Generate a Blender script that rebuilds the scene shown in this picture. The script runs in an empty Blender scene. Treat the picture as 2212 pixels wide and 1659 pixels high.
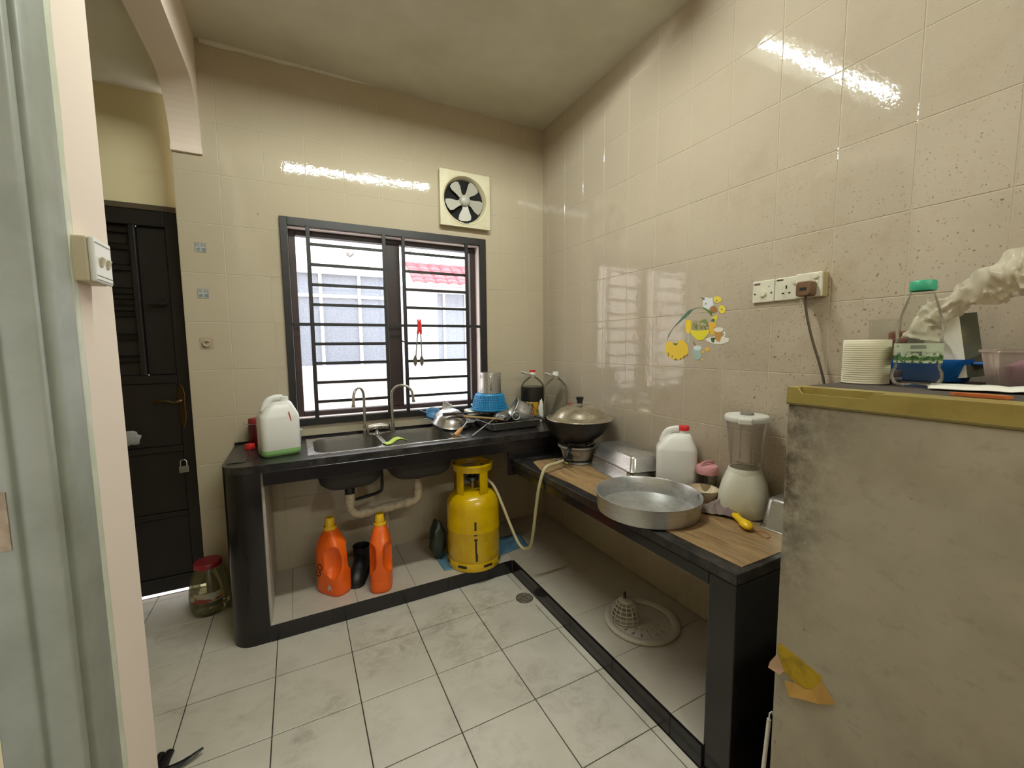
import bpy, bmesh, math, random
from mathutils import Vector, Matrix, noise
from math import sin, cos, pi, radians, sqrt
random.seed(7)
SC = bpy.context.scene
COL = SC.collection

# ------------------------------------------------------------------ camera
cam_d = bpy.data.cameras.new('camera'); cam = bpy.data.objects.new('camera', cam_d); COL.objects.link(cam)
cam_d.sensor_width = 36.0; cam_d.lens = 902.3 / 2212 * 36.0; cam_d.clip_start = 0.02
def cam_matrix(pos, yaw, pitch, roll):
    fwd = Vector((sin(yaw) * cos(pitch), cos(yaw) * cos(pitch), sin(pitch)))
    right = Vector((cos(yaw), -sin(yaw), 0)); up = right.cross(fwd)
    r = right * cos(roll) + up * sin(roll); u = -right * sin(roll) + up * cos(roll)
    m = Matrix((r, u, -fwd)).transposed().to_4x4(); m.translation = pos
    return m
cam.matrix_world = cam_matrix(Vector((-1.6381, -2.6748, 1.3631)), 0.4749, -0.0917, -0.0100)
SC.camera = cam

# ------------------------------------------------------------------ light and exposure
TUBE_STRENGTH = 252.0
SKY_STRENGTH = 6.8
W = bpy.data.worlds.new('sky'); SC.world = W; W.use_nodes = True
W.node_tree.nodes['Background'].inputs[0].default_value = (0.93, 0.95, 1.0, 1)
W.node_tree.nodes['Background'].inputs[1].default_value = SKY_STRENGTH
SC.view_settings.view_transform = 'Standard'; SC.view_settings.look = 'None'
SC.view_settings.exposure = 0.0; SC.view_settings.gamma = 1.0; SC.view_settings.use_curve_mapping = False
SC.cycles.use_denoising = True
SC.cycles.max_bounces = 10; SC.cycles.diffuse_bounces = 6; SC.cycles.glossy_bounces = 5
SC.cycles.transparent_max_bounces = 24; SC.cycles.transmission_bounces = 6
SC.cycles.sample_clamp_indirect = 6.0
SC.cycles.caustics_reflective = False; SC.cycles.caustics_refractive = False

# ------------------------------------------------------------------ materials
def S(h):
    if not isinstance(h, str): return tuple(h) + (1,) if len(h) == 3 else h
    v = [int(h[i:i + 2], 16) / 255 for i in (0, 2, 4)]
    return tuple(((c / 12.92) if c <= .04045 else ((c + .055) / 1.055) ** 2.4) for c in v) + (1,)
class NT:
    def __init__(s, name):
        s.m = bpy.data.materials.new(name); s.m.use_nodes = True; s.t = s.m.node_tree; s.t.nodes.clear()
        s.out = s.t.nodes.new('ShaderNodeOutputMaterial')
    def n(s, typ, _o=0, **kw):
        nd = s.t.nodes.new('ShaderNode' + typ)
        for k, v in kw.items():
            if k[0] == '_': setattr(nd, k[1:], v)
            else: s.put(nd, k, v)
        return nd
    def put(s, nd, k, v):
        i = nd.inputs[int(k[1:])] if k[0] == 'i' and k[1:].isdigit() else nd.inputs[k.replace('0', ' ')]
        if hasattr(v, 'is_linked'): s.t.links.new(v, i)
        elif hasattr(v, 'outputs'): s.t.links.new(v.outputs[0], i)
        else: i.default_value = v
    def math(s, op, a, b=0.0, c=None):
        nd = s.n('Math', _operation=op, i0=a, i1=b)
        if c is not None: s.put(nd, 'i2', c)
        return nd.outputs[0]
    def mix(s, f, a, b, blend='MIX'):
        nd = s.n('Mix', _data_type='RGBA', _blend_type=blend)
        s.put(nd, 'i0', f); s.put(nd, 'i6', a); s.put(nd, 'i7', b)
        return nd.outputs[2]
    def ramp(s, f, lo, hi):
        return s.n('MapRange', i0=f, i1=lo, i2=hi, i3=0.0, i4=1.0).outputs[0]
    def geo(s): return s.n('NewGeometry').outputs['Position']
    def obj(s): return s.n('TexCoord').outputs['Object']
    def noise(s, vec, scale, detail=3.0, rough=.55, dist=0.0):
        return s.n('TexNoise', Vector=vec, Scale=scale, Detail=detail, Roughness=rough, Distortion=dist).outputs[0]
    def scale(s, vec, v):
        return s.n('VectorMath', _operation='MULTIPLY', i0=vec, i1=v).outputs[0]
    def bsdf(s, color, rough=.5, metal=0.0, normal=None, **kw):
        b = s.n('BsdfPrincipled'); s.put(b, 'Base0Color', color); s.put(b, 'Roughness', rough); s.put(b, 'Metallic', metal)
        for k, v in kw.items(): s.put(b, k, v)
        if normal is not None: s.put(b, 'Normal', normal)
        s.t.links.new(b.outputs[0], s.out.inputs[0]); return b
    def bump(s, h, strength=.2, dist=.01):
        return s.n('Bump', Strength=strength, Distance=dist, Height=h).outputs[0]
MATS = {}
def mat(name, col, rough=.5, metal=0.0, var=None, bump=None, spec=None, coat=0.0, emit=None, sub=0.0):
    """var=(second colour, scale, lo, hi); bump=(scale, strength)"""
    if name in MATS: return MATS[name]
    g = NT(name); c = S(col)
    if var:
        f = g.ramp(g.noise(g.obj(), var[1], 4.0, .6), var[2], var[3]); c = g.mix(f, S(col), S(var[0]))
    nrm = g.bump(g.noise(g.obj(), bump[0], 3.0), bump[1], .004) if bump else None
    b = g.bsdf(c, rough, metal, nrm)
    if spec is not None: g.put(b, 'Specular0IOR0Level', spec)
    if coat: g.put(b, 'Coat0Weight', coat); g.put(b, 'Coat0Roughness', .08)
    if emit: g.put(b, 'Emission0Color', S(emit[0])); g.put(b, 'Emission0Strength', emit[1])
    if sub: g.put(b, 'Subsurface0Weight', sub); g.put(b, 'Subsurface0Radius', (.02, .018, .014))
    MATS[name] = g.m; return g.m
def clear(name, tint, gloss=.25, rough=.05, body=0.0, bodycol='c8c4b8'):
    """thin clear plastic or glass wall: transparent + fresnel gloss (+ some milky body)"""
    if name in MATS: return MATS[name]
    g = NT(name)
    tr = g.n('BsdfTransparent', Color=S(tint)); gl = g.n('BsdfGlossy', Color=(1, 1, 1, 1), Roughness=rough)
    lw = g.n('LayerWeight', Blend=gloss).outputs['Fresnel']
    f = g.math('MULTIPLY', lw, .8)
    m = g.n('MixShader', i0=f, i1=tr, i2=gl)
    if body:
        d = g.n('BsdfDiffuse', Color=S(bodycol)); m = g.n('MixShader', i0=body, i1=m, i2=d)
    g.t.links.new(m.outputs[0], g.out.inputs[0]); MATS[name] = g.m; return g.m

def wall_tile_mat(name, base, base2, axis, splat):
    g = NT(name); pos = g.geo()
    n1 = g.noise(pos, 1.3, 3.0); c = g.mix(g.ramp(n1, .35, .7), S(base), S(base2))
    fine = g.noise(g.scale(pos, (60, 60, 240)), 1.0, 2.0); c = g.mix(g.math('MULTIPLY', g.ramp(fine, .5, .8), .12), c, S('8d8064'))
    sep = g.n('SeparateXYZ', i0=pos)
    if splat:
        y, z = sep.outputs[1], sep.outputs[2]
        gy = g.ramp(y, -.35, -1.7)
        gz = g.math('ADD', g.ramp(z, 2.75, 1.5), .15)
        dens = g.math('MULTIPLY', gy, gz)
        for sc, rad, amt, st, col in ((22.0, .15, .85, (1, 1, .62), '4a3524'), (48.0, .20, .75, (1, .8, 1), '5b432c'), (95.0, .29, .65, (1, 1, .7), '75603f'), (170.0, .40, .5, (1, 1, .8), '7c6649')):
            w = g.n('VectorMath', _operation='ADD', i0=g.scale(pos, st), i1=g.n('VectorMath', _operation='MULTIPLY', i0=g.n('TexNoise', Vector=pos, Scale=sc * 1.3).outputs[1], i1=(.30 / sc,) * 3).outputs[0]).outputs[0]
            v = g.n('TexVoronoi', _feature='F1', Vector=w, Scale=sc)
            rnd = g.n('SeparateColor', i0=v.outputs['Color']).outputs[0]
            r = g.math('MULTIPLY', g.math('POWER', rnd, 3.6), rad)
            r = g.math('MULTIPLY', r, dens)
            d = g.math('SUBTRACT', r, v.outputs['Distance'])
            f = g.math('MULTIPLY', g.ramp(d, 0.0, .03), amt)
            c = g.mix(f, c, S(col))
        grime = g.math('MULTIPLY', g.ramp(g.noise(pos, 3.5, 5.0, .7), .5, .75), g.math('MULTIPLY', dens, .3))
        c = g.mix(grime, c, S('8a6f52'))
    else:
        v = g.n('TexVoronoi', _feature='F1', Vector=pos, Scale=9.0)
        rnd = g.n('SeparateColor', i0=v.outputs['Color']).outputs[0]
        d = g.math('SUBTRACT', g.math('MULTIPLY', g.math('POWER', rnd, 6.0), .06), v.outputs['Distance'])
        c = g.mix(g.math('MULTIPLY', g.ramp(d, 0, .02), .7), c, S('4c3a26'))
    b1 = g.noise(pos, 46.0, 2.0); b2 = g.noise(pos, 6.0, 1.0)
    nrm = g.bump(g.math('ADD', b1, g.math('MULTIPLY', b2, 3.0)), .026, .012)
    g.bsdf(c, .035, 0.0, nrm); MATS[name] = g.m; return g.m
M_TILE_BACK = wall_tile_mat('glazed_wall_tile', 'b8ad97', 'b3a78e', 0, False)
M_TILE_RIGHT = wall_tile_mat('splattered_wall_tile', 'b8ac98', 'b1a592', 1, True)
def floor_mat(name, a, b, dirt, lo=.5):
    g = NT(name); pos = g.geo()
    c = g.mix(g.ramp(g.noise(pos, 5.0, 4.0), .35, .7), S(a), S(b))
    big = g.ramp(g.noise(pos, 3.1, 4.0, .6, .8), .46, .72)
    sm = g.ramp(g.noise(g.scale(pos, (1, 1.3, 1)), 13.0, 8.0, .74, .7), lo - .06, lo + .24)
    c = g.mix(g.math('MULTIPLY', g.math('MULTIPLY', big, sm), dirt), c, S('5d5546'))
    sp = g.ramp(g.noise(pos, 95.0, 2.0), .71, .78); c = g.mix(g.math('MULTIPLY', sp, .35), c, S('55493a'))
    r = g.ramp(g.noise(pos, 12.0, 4.0), .2, .9)
    g.bsdf(c, g.math('ADD', g.math('MULTIPLY', r, .25), .3), 0.0, g.bump(g.noise(pos, 60, 3), .06, .003)); MATS[name] = g.m; return g.m
M_FLOOR = floor_mat('floor_tile_glaze', 'cdc8bb', 'c0bbad', .85)
M_PLINTH = floor_mat('plinth_tile_glaze', 'bdb6a8', 'b1aa9b', .4, .55)
M_GROUT_F = mat('dark_floor_grout', '2c241c', .9)
M_GROUT_W = mat('pale_wall_grout', 'bfb59e', .9)
M_CEIL = mat('ceiling_paint', 'd2cdbc', .9, var=('c4bda8', 2.0, .4, .7))
M_PAINT = mat('pinkish_wall_paint', 'e3d3c4', .75, bump=(60, .06))
M_CREAM = mat('cream_wall_paint', 'd6cba4', .85)
M_BLACKTILE = mat('black_counter_tile', '131113', .2, var=('1e1a1b', 14, .4, .7), spec=.5, bump=(30, .05))
g = NT('black_worktop_tile'); pos = g.geo()
c = g.mix(g.ramp(g.noise(pos, 20, 5, .65), .42, .7), S('141315'), S('3a3835'))
c = g.mix(g.math('MULTIPLY', g.ramp(g.noise(g.scale(pos, (1, 2, 1)), 45, 5, .7, 1.5), .58, .7), .6), c, S('77736c'))
g.bsdf(c, .3, 0.0, g.bump(g.noise(pos, 50, 3), .1, .004)); M_WORKTOP = g.m
M_BLACKMETAL = mat('black_painted_steel', '110f0d', .45, var=('1d1914', 20, .45, .75))
M_BROWNWOOD = mat('dark_brown_window_wood', '2d1a16', .45, var=('1f1210', 12, .4, .7))
M_DOOR = mat('black_brown_door_paint', '100907', .42, var=('0b0605', 9, .4, .7))
M_REVEAL = mat('window_reveal_plaster', 'd3c5c0', .8)
def brushed(name, col, rough, scale=(4, 4, 120), amt=.25, dark='6b6a66', blot=0.0, metal=.82):
    g = NT(name); p = g.obj()
    f = g.noise(g.scale(p, scale), 6.0, 4.0)
    c = g.mix(g.math('MULTIPLY', g.ramp(f, .35, .75), amt), S(col), S(dark))
    if blot: c = g.mix(g.math('MULTIPLY', g.ramp(g.noise(p, 17, 5, .7), .5, .72), blot), c, S('4a4438'))
    g.bsdf(c, g.math('ADD', g.math('MULTIPLY', g.ramp(f, .3, .8), .12), rough), metal); MATS[name] = g.m; return g.m
M_STEEL = brushed('stainless_steel', 'c4c2be', .2)
M_STEEL2 = brushed('dull_stainless_steel', '9c9b98', .3, (5, 5, 40), .4)
M_SINK = brushed('sink_steel', '8d8a84', .34, (60, 4, 4), .3, '5d5a55')
M_ALU = brushed('worn_aluminium', 'c9cac8', .3, (3, 3, 30), .35, '8f908c', .35)
M_CHROME = brushed('brushed_tap_steel', 'a39c90', .24, (40, 40, 4), .3)
M_BLACKIRON = mat('sooty_black_iron', '0d0b0a', .4, var=('1a1512', 25, .45, .7))
M_WHITEPL = mat('white_plastic', 'd9d8cf', .38)
M_CREAMPL = mat('aged_cream_plastic', 'cfc8ab', .42, var=('c2b78f', 10, .4, .8))
M_PVC = mat('grubby_pvc_pipe', 'bdb096', .5, var=('8f8069', 30, .45, .75))
M_BLACKPL = mat('black_plastic', '100f0f', .38)
M_RUBBER = mat('black_rubber', '0e0d0e', .5, bump=(80, .08))
M_MILKY = mat('milky_plastic', 'dddcd6', .36, sub=.25)
M_GREENLIQ = mat('green_liquid', '8cba74', .3)
M_YELLOWCYL = mat('yellow_cylinder_paint', 'd2ad00', .26, var=('bf9a00', 8, .4, .75), coat=.3)
M_ORANGE = mat('orange_bottle_plastic', 'ea6415', .3, var=('dc570e', 6, .4, .7))
M_YELLOWCAP = mat('yellow_cap_plastic', 'dcae14', .4)
M_RED = mat('red_plastic', 'c81d1e', .35)
M_DARKRED = mat('dark_red_glass', '4a0d14', .15)
M_MAROON = mat('maroon_lid', '8c1f28', .4)
M_WHITEPAPER = mat('white_paper', 'e2dfd4', .9)
M_CLEAR = clear('clear_plastic', 'f7f8f5', .14, .05, .02)
M_GLASS = clear('jar_glass', 'f0f1ea', .16, .03, .03)
M_PANE = None

# ------------------------------------------------------------------ mesh helpers
class MB:
    def __init__(s): s.v = []; s.f = []
    def add(s, vs, fs):
        o = len(s.v); s.v += [tuple(v) for v in vs]; s.f += [tuple(i + o for i in f) for f in fs]; return s
    def box(s, a, b, rot=None, piv=None):
        x0, y0, z0 = a; x1, y1, z1 = b
        vs = [Vector(p) for p in ((x0, y0, z0), (x1, y0, z0), (x1, y1, z0), (x0, y1, z0), (x0, y0, z1), (x1, y0, z1), (x1, y1, z1), (x0, y1, z1))]
        if rot is not None:
            c = Vector(piv) if piv is not None else (Vector(a) + Vector(b)) / 2
            vs = [rot @ (v - c) + c for v in vs]
        return s.add(vs, [(0, 3, 2, 1), (4, 5, 6, 7), (0, 1, 5, 4), (1, 2, 6, 5), (2, 3, 7, 6), (3, 0, 4, 7)])
    def lathe(s, prof, n=32, a0=0.0, a1=2 * pi, m=None):
        full = abs(a1 - a0 - 2 * pi) < 1e-6; k = n if full else n + 1; vs = []; fs = []
        for r, z in prof:
            for i in range(k):
                a = a0 + (a1 - a0) * i / n; v = Vector((r * cos(a), r * sin(a), z)); vs.append(m @ v if m is not None else v)
        for j in range(len(prof) - 1):
            for i in range(n):
                i2 = (i + 1) % k
                fs.append((j * k + i, j * k + i2, (j + 1) * k + i2, (j + 1) * k + i))
        return s.add(vs, fs)
    def cyl(s, p0, p1, r0, r1=None, n=16):
        return s.tube([p0, p1], [r0, r0 if r1 is None else r1], n)
    def tube(s, pts, r, n=10, closed=False, caps=True, flat=None):
        P = [Vector(p) for p in pts]; k = len(P); R = r if isinstance(r, (list, tuple)) else [r] * k
        vs = []; fs = []; up = None
        for i in range(k):
            if closed: d = P[(i + 1) % k] - P[i - 1]
            else: d = P[min(i + 1, k - 1)] - P[max(i - 1, 0)]
            d.normalize()
            if up is None:
                up = Vector((0, 0, 1)) if abs(d.z) < .9 else Vector((0, 1, 0))
            a = (up - d * up.dot(d)).normalized(); up = a; b = d.cross(a)
            for j in range(n):
                t = 2 * pi * j / n
                vs.append(P[i] + (a * cos(t) * (flat or 1) + b * sin(t)) * R[i])
        for i in range(k if closed else k - 1):
            for j in range(n):
                j2 = (j + 1) % n; i2 = (i + 1) % k
                fs.append((i * n + j, i2 * n + j, i2 * n + j2, i * n + j2))
        if caps and not closed:
            fs.append(tuple(range(n))); fs.append(tuple(reversed(range((k - 1) * n, k * n))))
        return s.add(vs, fs)
    def loft(s, secs, caps=True):
        n = len(secs[0]); vs = [p for q in secs for p in q]; fs = []
        for j in range(len(secs) - 1):
            for i in range(n):
                i2 = (i + 1) % n; fs.append((j * n + i, j * n + i2, (j + 1) * n + i2, (j + 1) * n + i))
        if caps: fs.append(tuple(reversed(range(n)))); fs.append(tuple(range((len(secs) - 1) * n, len(secs) * n)))
        return s.add(vs, fs)
    def prism(s, poly, t0, t1, f):
        """poly in 2D, f(u, v, t) -> point"""
        n = len(poly); vs = [f(u, v, t0) for u, v in poly] + [f(u, v, t1) for u, v in poly]
        fs = [tuple(reversed(range(n))), tuple(range(n, 2 * n))] + [(i, (i + 1) % n, (i + 1) % n + n, i + n) for i in range(n)]
        return s.add(vs, fs)
    def grid(s, f, nu, nv):
        vs = [f(i / nu, j / nv) for j in range(nv + 1) for i in range(nu + 1)]
        return s.add(vs, [(j * (nu + 1) + i, j * (nu + 1) + i + 1, (j + 1) * (nu + 1) + i + 1, (j + 1) * (nu + 1) + i) for j in range(nv) for i in range(nu)])
    def mesh(s, name, mt, smooth=None, bevel=0.0, seg=2, xf=None):
        me = bpy.data.meshes.new(name); me.from_pydata([tuple(xf @ Vector(v)) for v in s.v] if xf is not None else s.v, [], s.f)
        bm = bmesh.new(); bm.from_mesh(me); bmesh.ops.remove_doubles(bm, verts=bm.verts, dist=1e-6)
        bmesh.ops.dissolve_degenerate(bm, edges=bm.edges, dist=1e-7)
        bmesh.ops.recalc_face_normals(bm, faces=bm.faces)
        if bevel:
            es = [e for e in bm.edges if len(e.link_faces) == 2 and e.calc_face_angle(0) > .5]
            bmesh.ops.bevel(bm, geom=es, offset=bevel, segments=seg, affect='EDGES', profile=.5, clamp_overlap=True)
        bm.to_mesh(me); bm.free()
        if mt is not None: me.materials.append(mt)
        if smooth is not None:
            me.shade_smooth(); me.set_sharp_from_angle(angle=radians(smooth))
        return me
    def build(s, name, mt, parent=None, smooth=None, bevel=0.0, seg=2, loc=None, rz=0.0, solid=0.0, sub=0, xf=None):
        o = bpy.data.objects.new(name, s.mesh(name, mt, smooth, bevel, seg, xf)); COL.objects.link(o)
        if parent is not None: o.parent = parent
        if loc is not None: o.location = loc
        if rz: o.rotation_euler = (0, 0, rz)
        if solid:
            md = o.modifiers.new('thickness', 'SOLIDIFY'); md.thickness = solid; md.offset = -1
        if sub:
            md = o.modifiers.new('subdiv', 'SUBSURF'); md.levels = sub; md.render_levels = sub
        return o
def thing(name, label, cat, loc=(0, 0, 0), rz=0.0, group=None):
    o = bpy.data.objects.new(name, None); COL.objects.link(o); o.location = loc; o.rotation_euler = (0, 0, rz)
    o.empty_display_size = .05
    return tag(o, label, cat, group)
def tag(o, label, cat, group=None):
    o['label'] = label; o['category'] = cat
    if group: o['group'] = group
    return o
def struct(o): o['kind'] = 'structure'; return o
def rr(a, b, r, n=4, cx=0.0, cy=0.0):
    r = min(r, a, b); out = []
    for k, (sx, sy) in enumerate(((1, 1), (-1, 1), (-1, -1), (1, -1))):
        for i in range(n + 1):
            t = pi / 2 * (k + i / n); out.append((cx + sx * (a - r) + r * cos(t), cy + sy * (b - r) + r * sin(t)))
    return out
def sec(a, b, r, z, n=4, cx=0.0, cy=0.0): return [(x, y, z) for x, y in rr(a, b, r, n, cx, cy)]
def arc(c, r, a0, a1, n, f): return [f(c[0] + r * cos(a0 + (a1 - a0) * i / n), c[1] + r * sin(a0 + (a1 - a0) * i / n)) for i in range(n + 1)]
def smooth_path(pts, n=6):
    P = [Vector(p) for p in pts]; out = []
    for i in range(len(P) - 1):
        p0, p1, p2, p3 = P[max(i - 1, 0)], P[i], P[i + 1], P[min(i + 2, len(P) - 1)]
        for k in range(n):
            t = k / n
            out.append(.5 * ((2 * p1) + (p2 - p0) * t + (2 * p0 - 5 * p1 + 4 * p2 - p3) * t * t + (3 * p1 - p0 - 3 * p2 + p3) * t ** 3))
    out.append(P[-1]); return out
def RX(a): return Matrix.Rotation(a, 4, 'X')
def RY(a): return Matrix.Rotation(a, 4, 'Y')
def RZ(a): return Matrix.Rotation(a, 4, 'Z')
def T(x, y, z): return Matrix.Translation((x, y, z))

# tiles: chamfered pieces, mesh data shared between alike ones
TILES = {}
def tile(u0, u1, v0, v1, plane, mt, parent, gap=.0014, t=.004, ch=.0018, name='tile'):
    w, h = round(u1 - u0 - gap, 4), round(v1 - v0 - gap, 4)
    if w < .004 or h < .004: return None
    key = (w, h, plane, mt.name, t, ch)
    if key not in TILES:
        c = min(ch, w / 3, h / 3)
        vs = [(0, 0, 0), (w, 0, 0), (w, h, 0), (0, h, 0), (0, 0, t - c), (w, 0, t - c), (w, h, t - c), (0, h, t - c), (c, c, t), (w - c, c, t), (w - c, h - c, t), (c, h - c, t)]
        fs = [(0, 1, 5, 4), (1, 2, 6, 5), (2, 3, 7, 6), (3, 0, 4, 7), (4, 5, 9, 8), (5, 6, 10, 9), (6, 7, 11, 10), (7, 4, 8, 11), (8, 9, 10, 11)]
        if plane == 'z': q = vs                              # faces up
        elif plane == 'y': q = [(x, -z, y) for x, y, z in vs]   # faces -y: u along x, v along z
        else: q = [(-z, -x, y) for x, y, z in vs]               # faces -x: u along -y, v along z
        me = bpy.data.meshes.new(name); me.from_pydata(q, [], fs); me.materials.append(mt); TILES[key] = me
    o = bpy.data.objects.new(name, TILES[key]); COL.objects.link(o); o.parent = parent
    g2 = gap / 2
    if plane == 'z': o.location = (u0 + g2, v0 + g2, -t)
    elif plane == 'y': o.location = (u0 + g2, t, v0 + g2)
    else: o.location = (t, -(u0 + g2), v0 + g2)
    return o
def pieces(r, hole, plane, mt, parent, gap, name):
    if not (r[1] > hole[0] and r[0] < hole[1] and r[3] > hole[2] and r[2] < hole[3]):
        return tile(*r, plane, mt, parent, gap=gap, name=name)
    h = gap / 2; q = (r[0] + h, r[1] - h, r[2] + h, r[3] - h)
    for p in minus(q, hole):
        if p[1] - p[0] > .003 and p[3] - p[2] > .003: tile(*p, plane, mt, parent, gap=0.0, ch=.00004, name=name)
def cuts(lo, hi, start, step):
    xs = [lo]; k = math.ceil((lo - start) / step + 1e-6); x = start + k * step
    while x < hi - 1e-6: xs.append(x); x += step
    return xs + [hi]
def minus(r, hole):
    """rect (u0,u1,v0,v1) minus hole -> rects"""
    u0, u1, v0, v1 = r; a0, a1, b0, b1 = hole
    if u1 <= a0 or u0 >= a1 or v1 <= b0 or v0 >= b1: return [r]
    out = []
    if v0 < b0: out.append((u0, u1, v0, b0))
    if v1 > b1: out.append((u0, u1, b1, v1))
    m0, m1 = max(v0, b0), min(v1, b1)
    if u0 < a0: out.append((u0, a0, m0, m1))
    if u1 > a1: out.append((a1, u1, m0, m1))
    return out

# ------------------------------------------------------------------ room shell
H = 2.889; XL = -2.010; XE = -2.135; HR = 2.67; YF = -5.4; PZ = .0774
fl = struct(MB().box((-3.4, YF, -.12), (.15, .19, -.004)).build('floor', M_GROUT_F))
gx = cuts(-2.98, -.549, -.8829 - 3.0, .3); gy = cuts(-2.28, .175, -.4777 - 3.0, .3)
DR = (-.662, -.5495, -.866, -.714)
for i in range(len(gx) - 1):
    for j in range(len(gy) - 1):
        r = (gx[i], gx[i + 1], gy[j], gy[j + 1])
        if r[0] > -1.81 and r[2] >= -.531: continue
        pieces(r, DR if r[3] < -.6 else (-1.81, 1.0, -.53, 1.0), 'z', M_FLOOR, fl, .0035, 'floor_tile')
WH = (-1.650, -.507, .955, 2.036)       # window opening
wb = MB()
for r in minus((XE, .16, -.05, H), WH): wb.box((r[0], .0013, r[2]), (r[1], .125, r[3]))
wb = struct(wb.build('wall_back', M_GROUT_W))
ys = [0, .25, .5, .75, 1.0, 1.25, 1.5, 1.75, 2.0, 2.25, 2.5, 2.75, H]
xs = [XE, -1.943, -1.743, -1.543, -1.343, -1.143, -.943, -.743, -.543, -.343, -.143, 0]
for i in range(len(xs) - 1):
    for j in range(len(ys) - 1):
        pieces((xs[i], xs[i + 1], ys[j], ys[j + 1]), WH, 'y', M_TILE_BACK, wb, .0014, 'tile')
wr = struct(MB().box((.0013, YF, -.05), (.15, .125, H)).build('wall_right', M_GROUT_W))
us = [0, .0825] + [.0825 + .2 * k for k in range(1, 14)]
for i in range(len(us) - 1):
    for j in range(len(ys) - 1): tile(us[i], us[i + 1], ys[j], ys[j + 1], 'x', M_TILE_RIGHT, wr)
struct(MB().box((XE - .02, YF, H), (.15, .125, H + .12)).build('ceiling', M_CEIL))
# ragged plaster ridge where the ceiling meets the back wall
def ridge(u, v):
    x = -1.99 + u * .85; k = noise.noise((x * 9, 1.7, 0)) * .008
    a = v * pi / 2; r = (.022 + k) * (1 - u) ** .6 + .002
    return (x, .002 - r * sin(a), H + .001 - r * cos(a) * .9)
struct(MB().grid(ridge, 40, 4).build('trim_1', M_CEIL, smooth=60, solid=-.004))
# left wall: pier with the switch, arched opening, doorway near the camera
wl = MB()
def arch_poly():
    P = [(0.0, HR + .25), (0.0, 2.335)]
    P += [(-.235 * (1 - cos(t)) if False else -.235 + .235 * cos(t), 2.345 + .275 * sin(t)) for t in [pi / 2 * i / 14 for i in range(15)]]
    P += [(-1.375 + .235 - .235 * cos(t), 2.345 + .275 * sin(t)) for t in [pi / 2 * (1 - i / 14) for i in range(15)]]
    return P[2:]
ap = arch_poly(); top = H
for a, b in zip(ap[:-1], ap[1:]):       # beam above the arch, strip by strip
    if abs(a[0] - b[0]) < 1e-5: continue
    wl.prism([(a[0], a[1]), (b[0], b[1]), (b[0], top), (a[0], top)], XE, XL, lambda u, v, t: (t, u - .0005, v))
wl.box((XE, -.016, 2.335), (XL + .003, -.0005, 2.36))
wl.box((XE, -1.60, 0), (XL, -1.375, H)); wl.box((XE, -2.56, 2.16), (XL, -1.60, H)); wl.box((XE, YF, 0), (XL, -2.56, H))
struct(wl.build('wall_left', M_PAINT))
struct(MB().box((XE, YF - .1, -.05), (.15, YF, H)).build('wall_front', M_PAINT))
# passage behind the arch and dark room behind the near doorway
DX0, DX1, DZ = -2.96, -2.165, 2.107
wv = MB()
for r in minus((-3.4, XE, -.05, HR + .05), (DX0 - .05, DX1 + .03, -.1, DZ)): wv.box((r[0], .175, r[2]), (r[1], .255, r[3]))
struct(wv.build('wall_rear', M_CREAM))
struct(MB().box((-3.4, YF, -.05), (-3.3, .175, H)).build('wall_passage', M_CREAM))
struct(MB().box((-3.3, -1.56, 0), (XE, -1.48, HR)).build('wall_partition', M_CREAM))
struct(MB().box((-3.4, YF, HR), (XE, .255, HR + .06)).build('ceiling_passage', M_CEIL))

# window: brown casement frame set back in a plastered reveal, two panes
win = struct(thing('window_1', 'x', 'x')); del win['label'], win['category']
for nm, a, b in (('reveal', (-1.6505, 0.0, 2.032), (-.5065, .125, 2.037)), ('reveal', (-1.6505, 0.0, .954), (-.5065, .125, .958)), ('reveal', (-1.6505, 0, .958), (-1.6475, .125, 2.032)), ('reveal', (-.5095, 0, .958), (-.5065, .125, 2.032))):
    MB().box(a, b).build(nm, M_REVEAL, win)
def wood(nm, x0, x1, z0, z1, y0=.06, y1=.115): return MB().box((x0, y0, z0), (x1, y1, z1)).build(nm, M_BROWNWOOD, win, bevel=.003, seg=1)
wood('stile', -1.6475, -1.612, .958, 2.032); wood('stile', -.547, -.5095, .958, 2.032)
wood('mullion', -1.114, -1.026, .985, 2.003, .055); wood('rail', -1.612, -.547, 2.003, 2.032); wood('rail', -1.612, -.547, .958, .985)
g = NT('dusty_window_glass'); p = g.geo()
dust = g.math('MULTIPLY', g.ramp(g.noise(p, 70, 5, .75), .5, .75), .10)
tr = g.n('BsdfTransparent', Color=(.97, .98, .98, 1)); gl = g.n('BsdfGlossy', Roughness=.03, Color=(1, 1, 1, 1)); df = g.n('BsdfDiffuse', Color=S('d8d6d2'))
m = g.n('MixShader', i0=.05, i1=tr, i2=gl); m = g.n('MixShader', i0=dust, i1=m, i2=df); g.t.links.new(m.outputs[0], g.out.inputs[0]); M_PANE = g.m
MB().box((-1.612, .086, .985), (-1.114, .090, 2.003)).build('pane', M_PANE, win)
MB().box((-1.026, .086, .985), (-.547, .090, 2.003)).build('pane', M_PANE, win)
MB().tube([(-1.03, .05, 1.40), (-1.012, .03, 1.39), (-1.00, .022, 1.345)], .006, 6).build('latch', M_BLACKMETAL, win)

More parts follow.
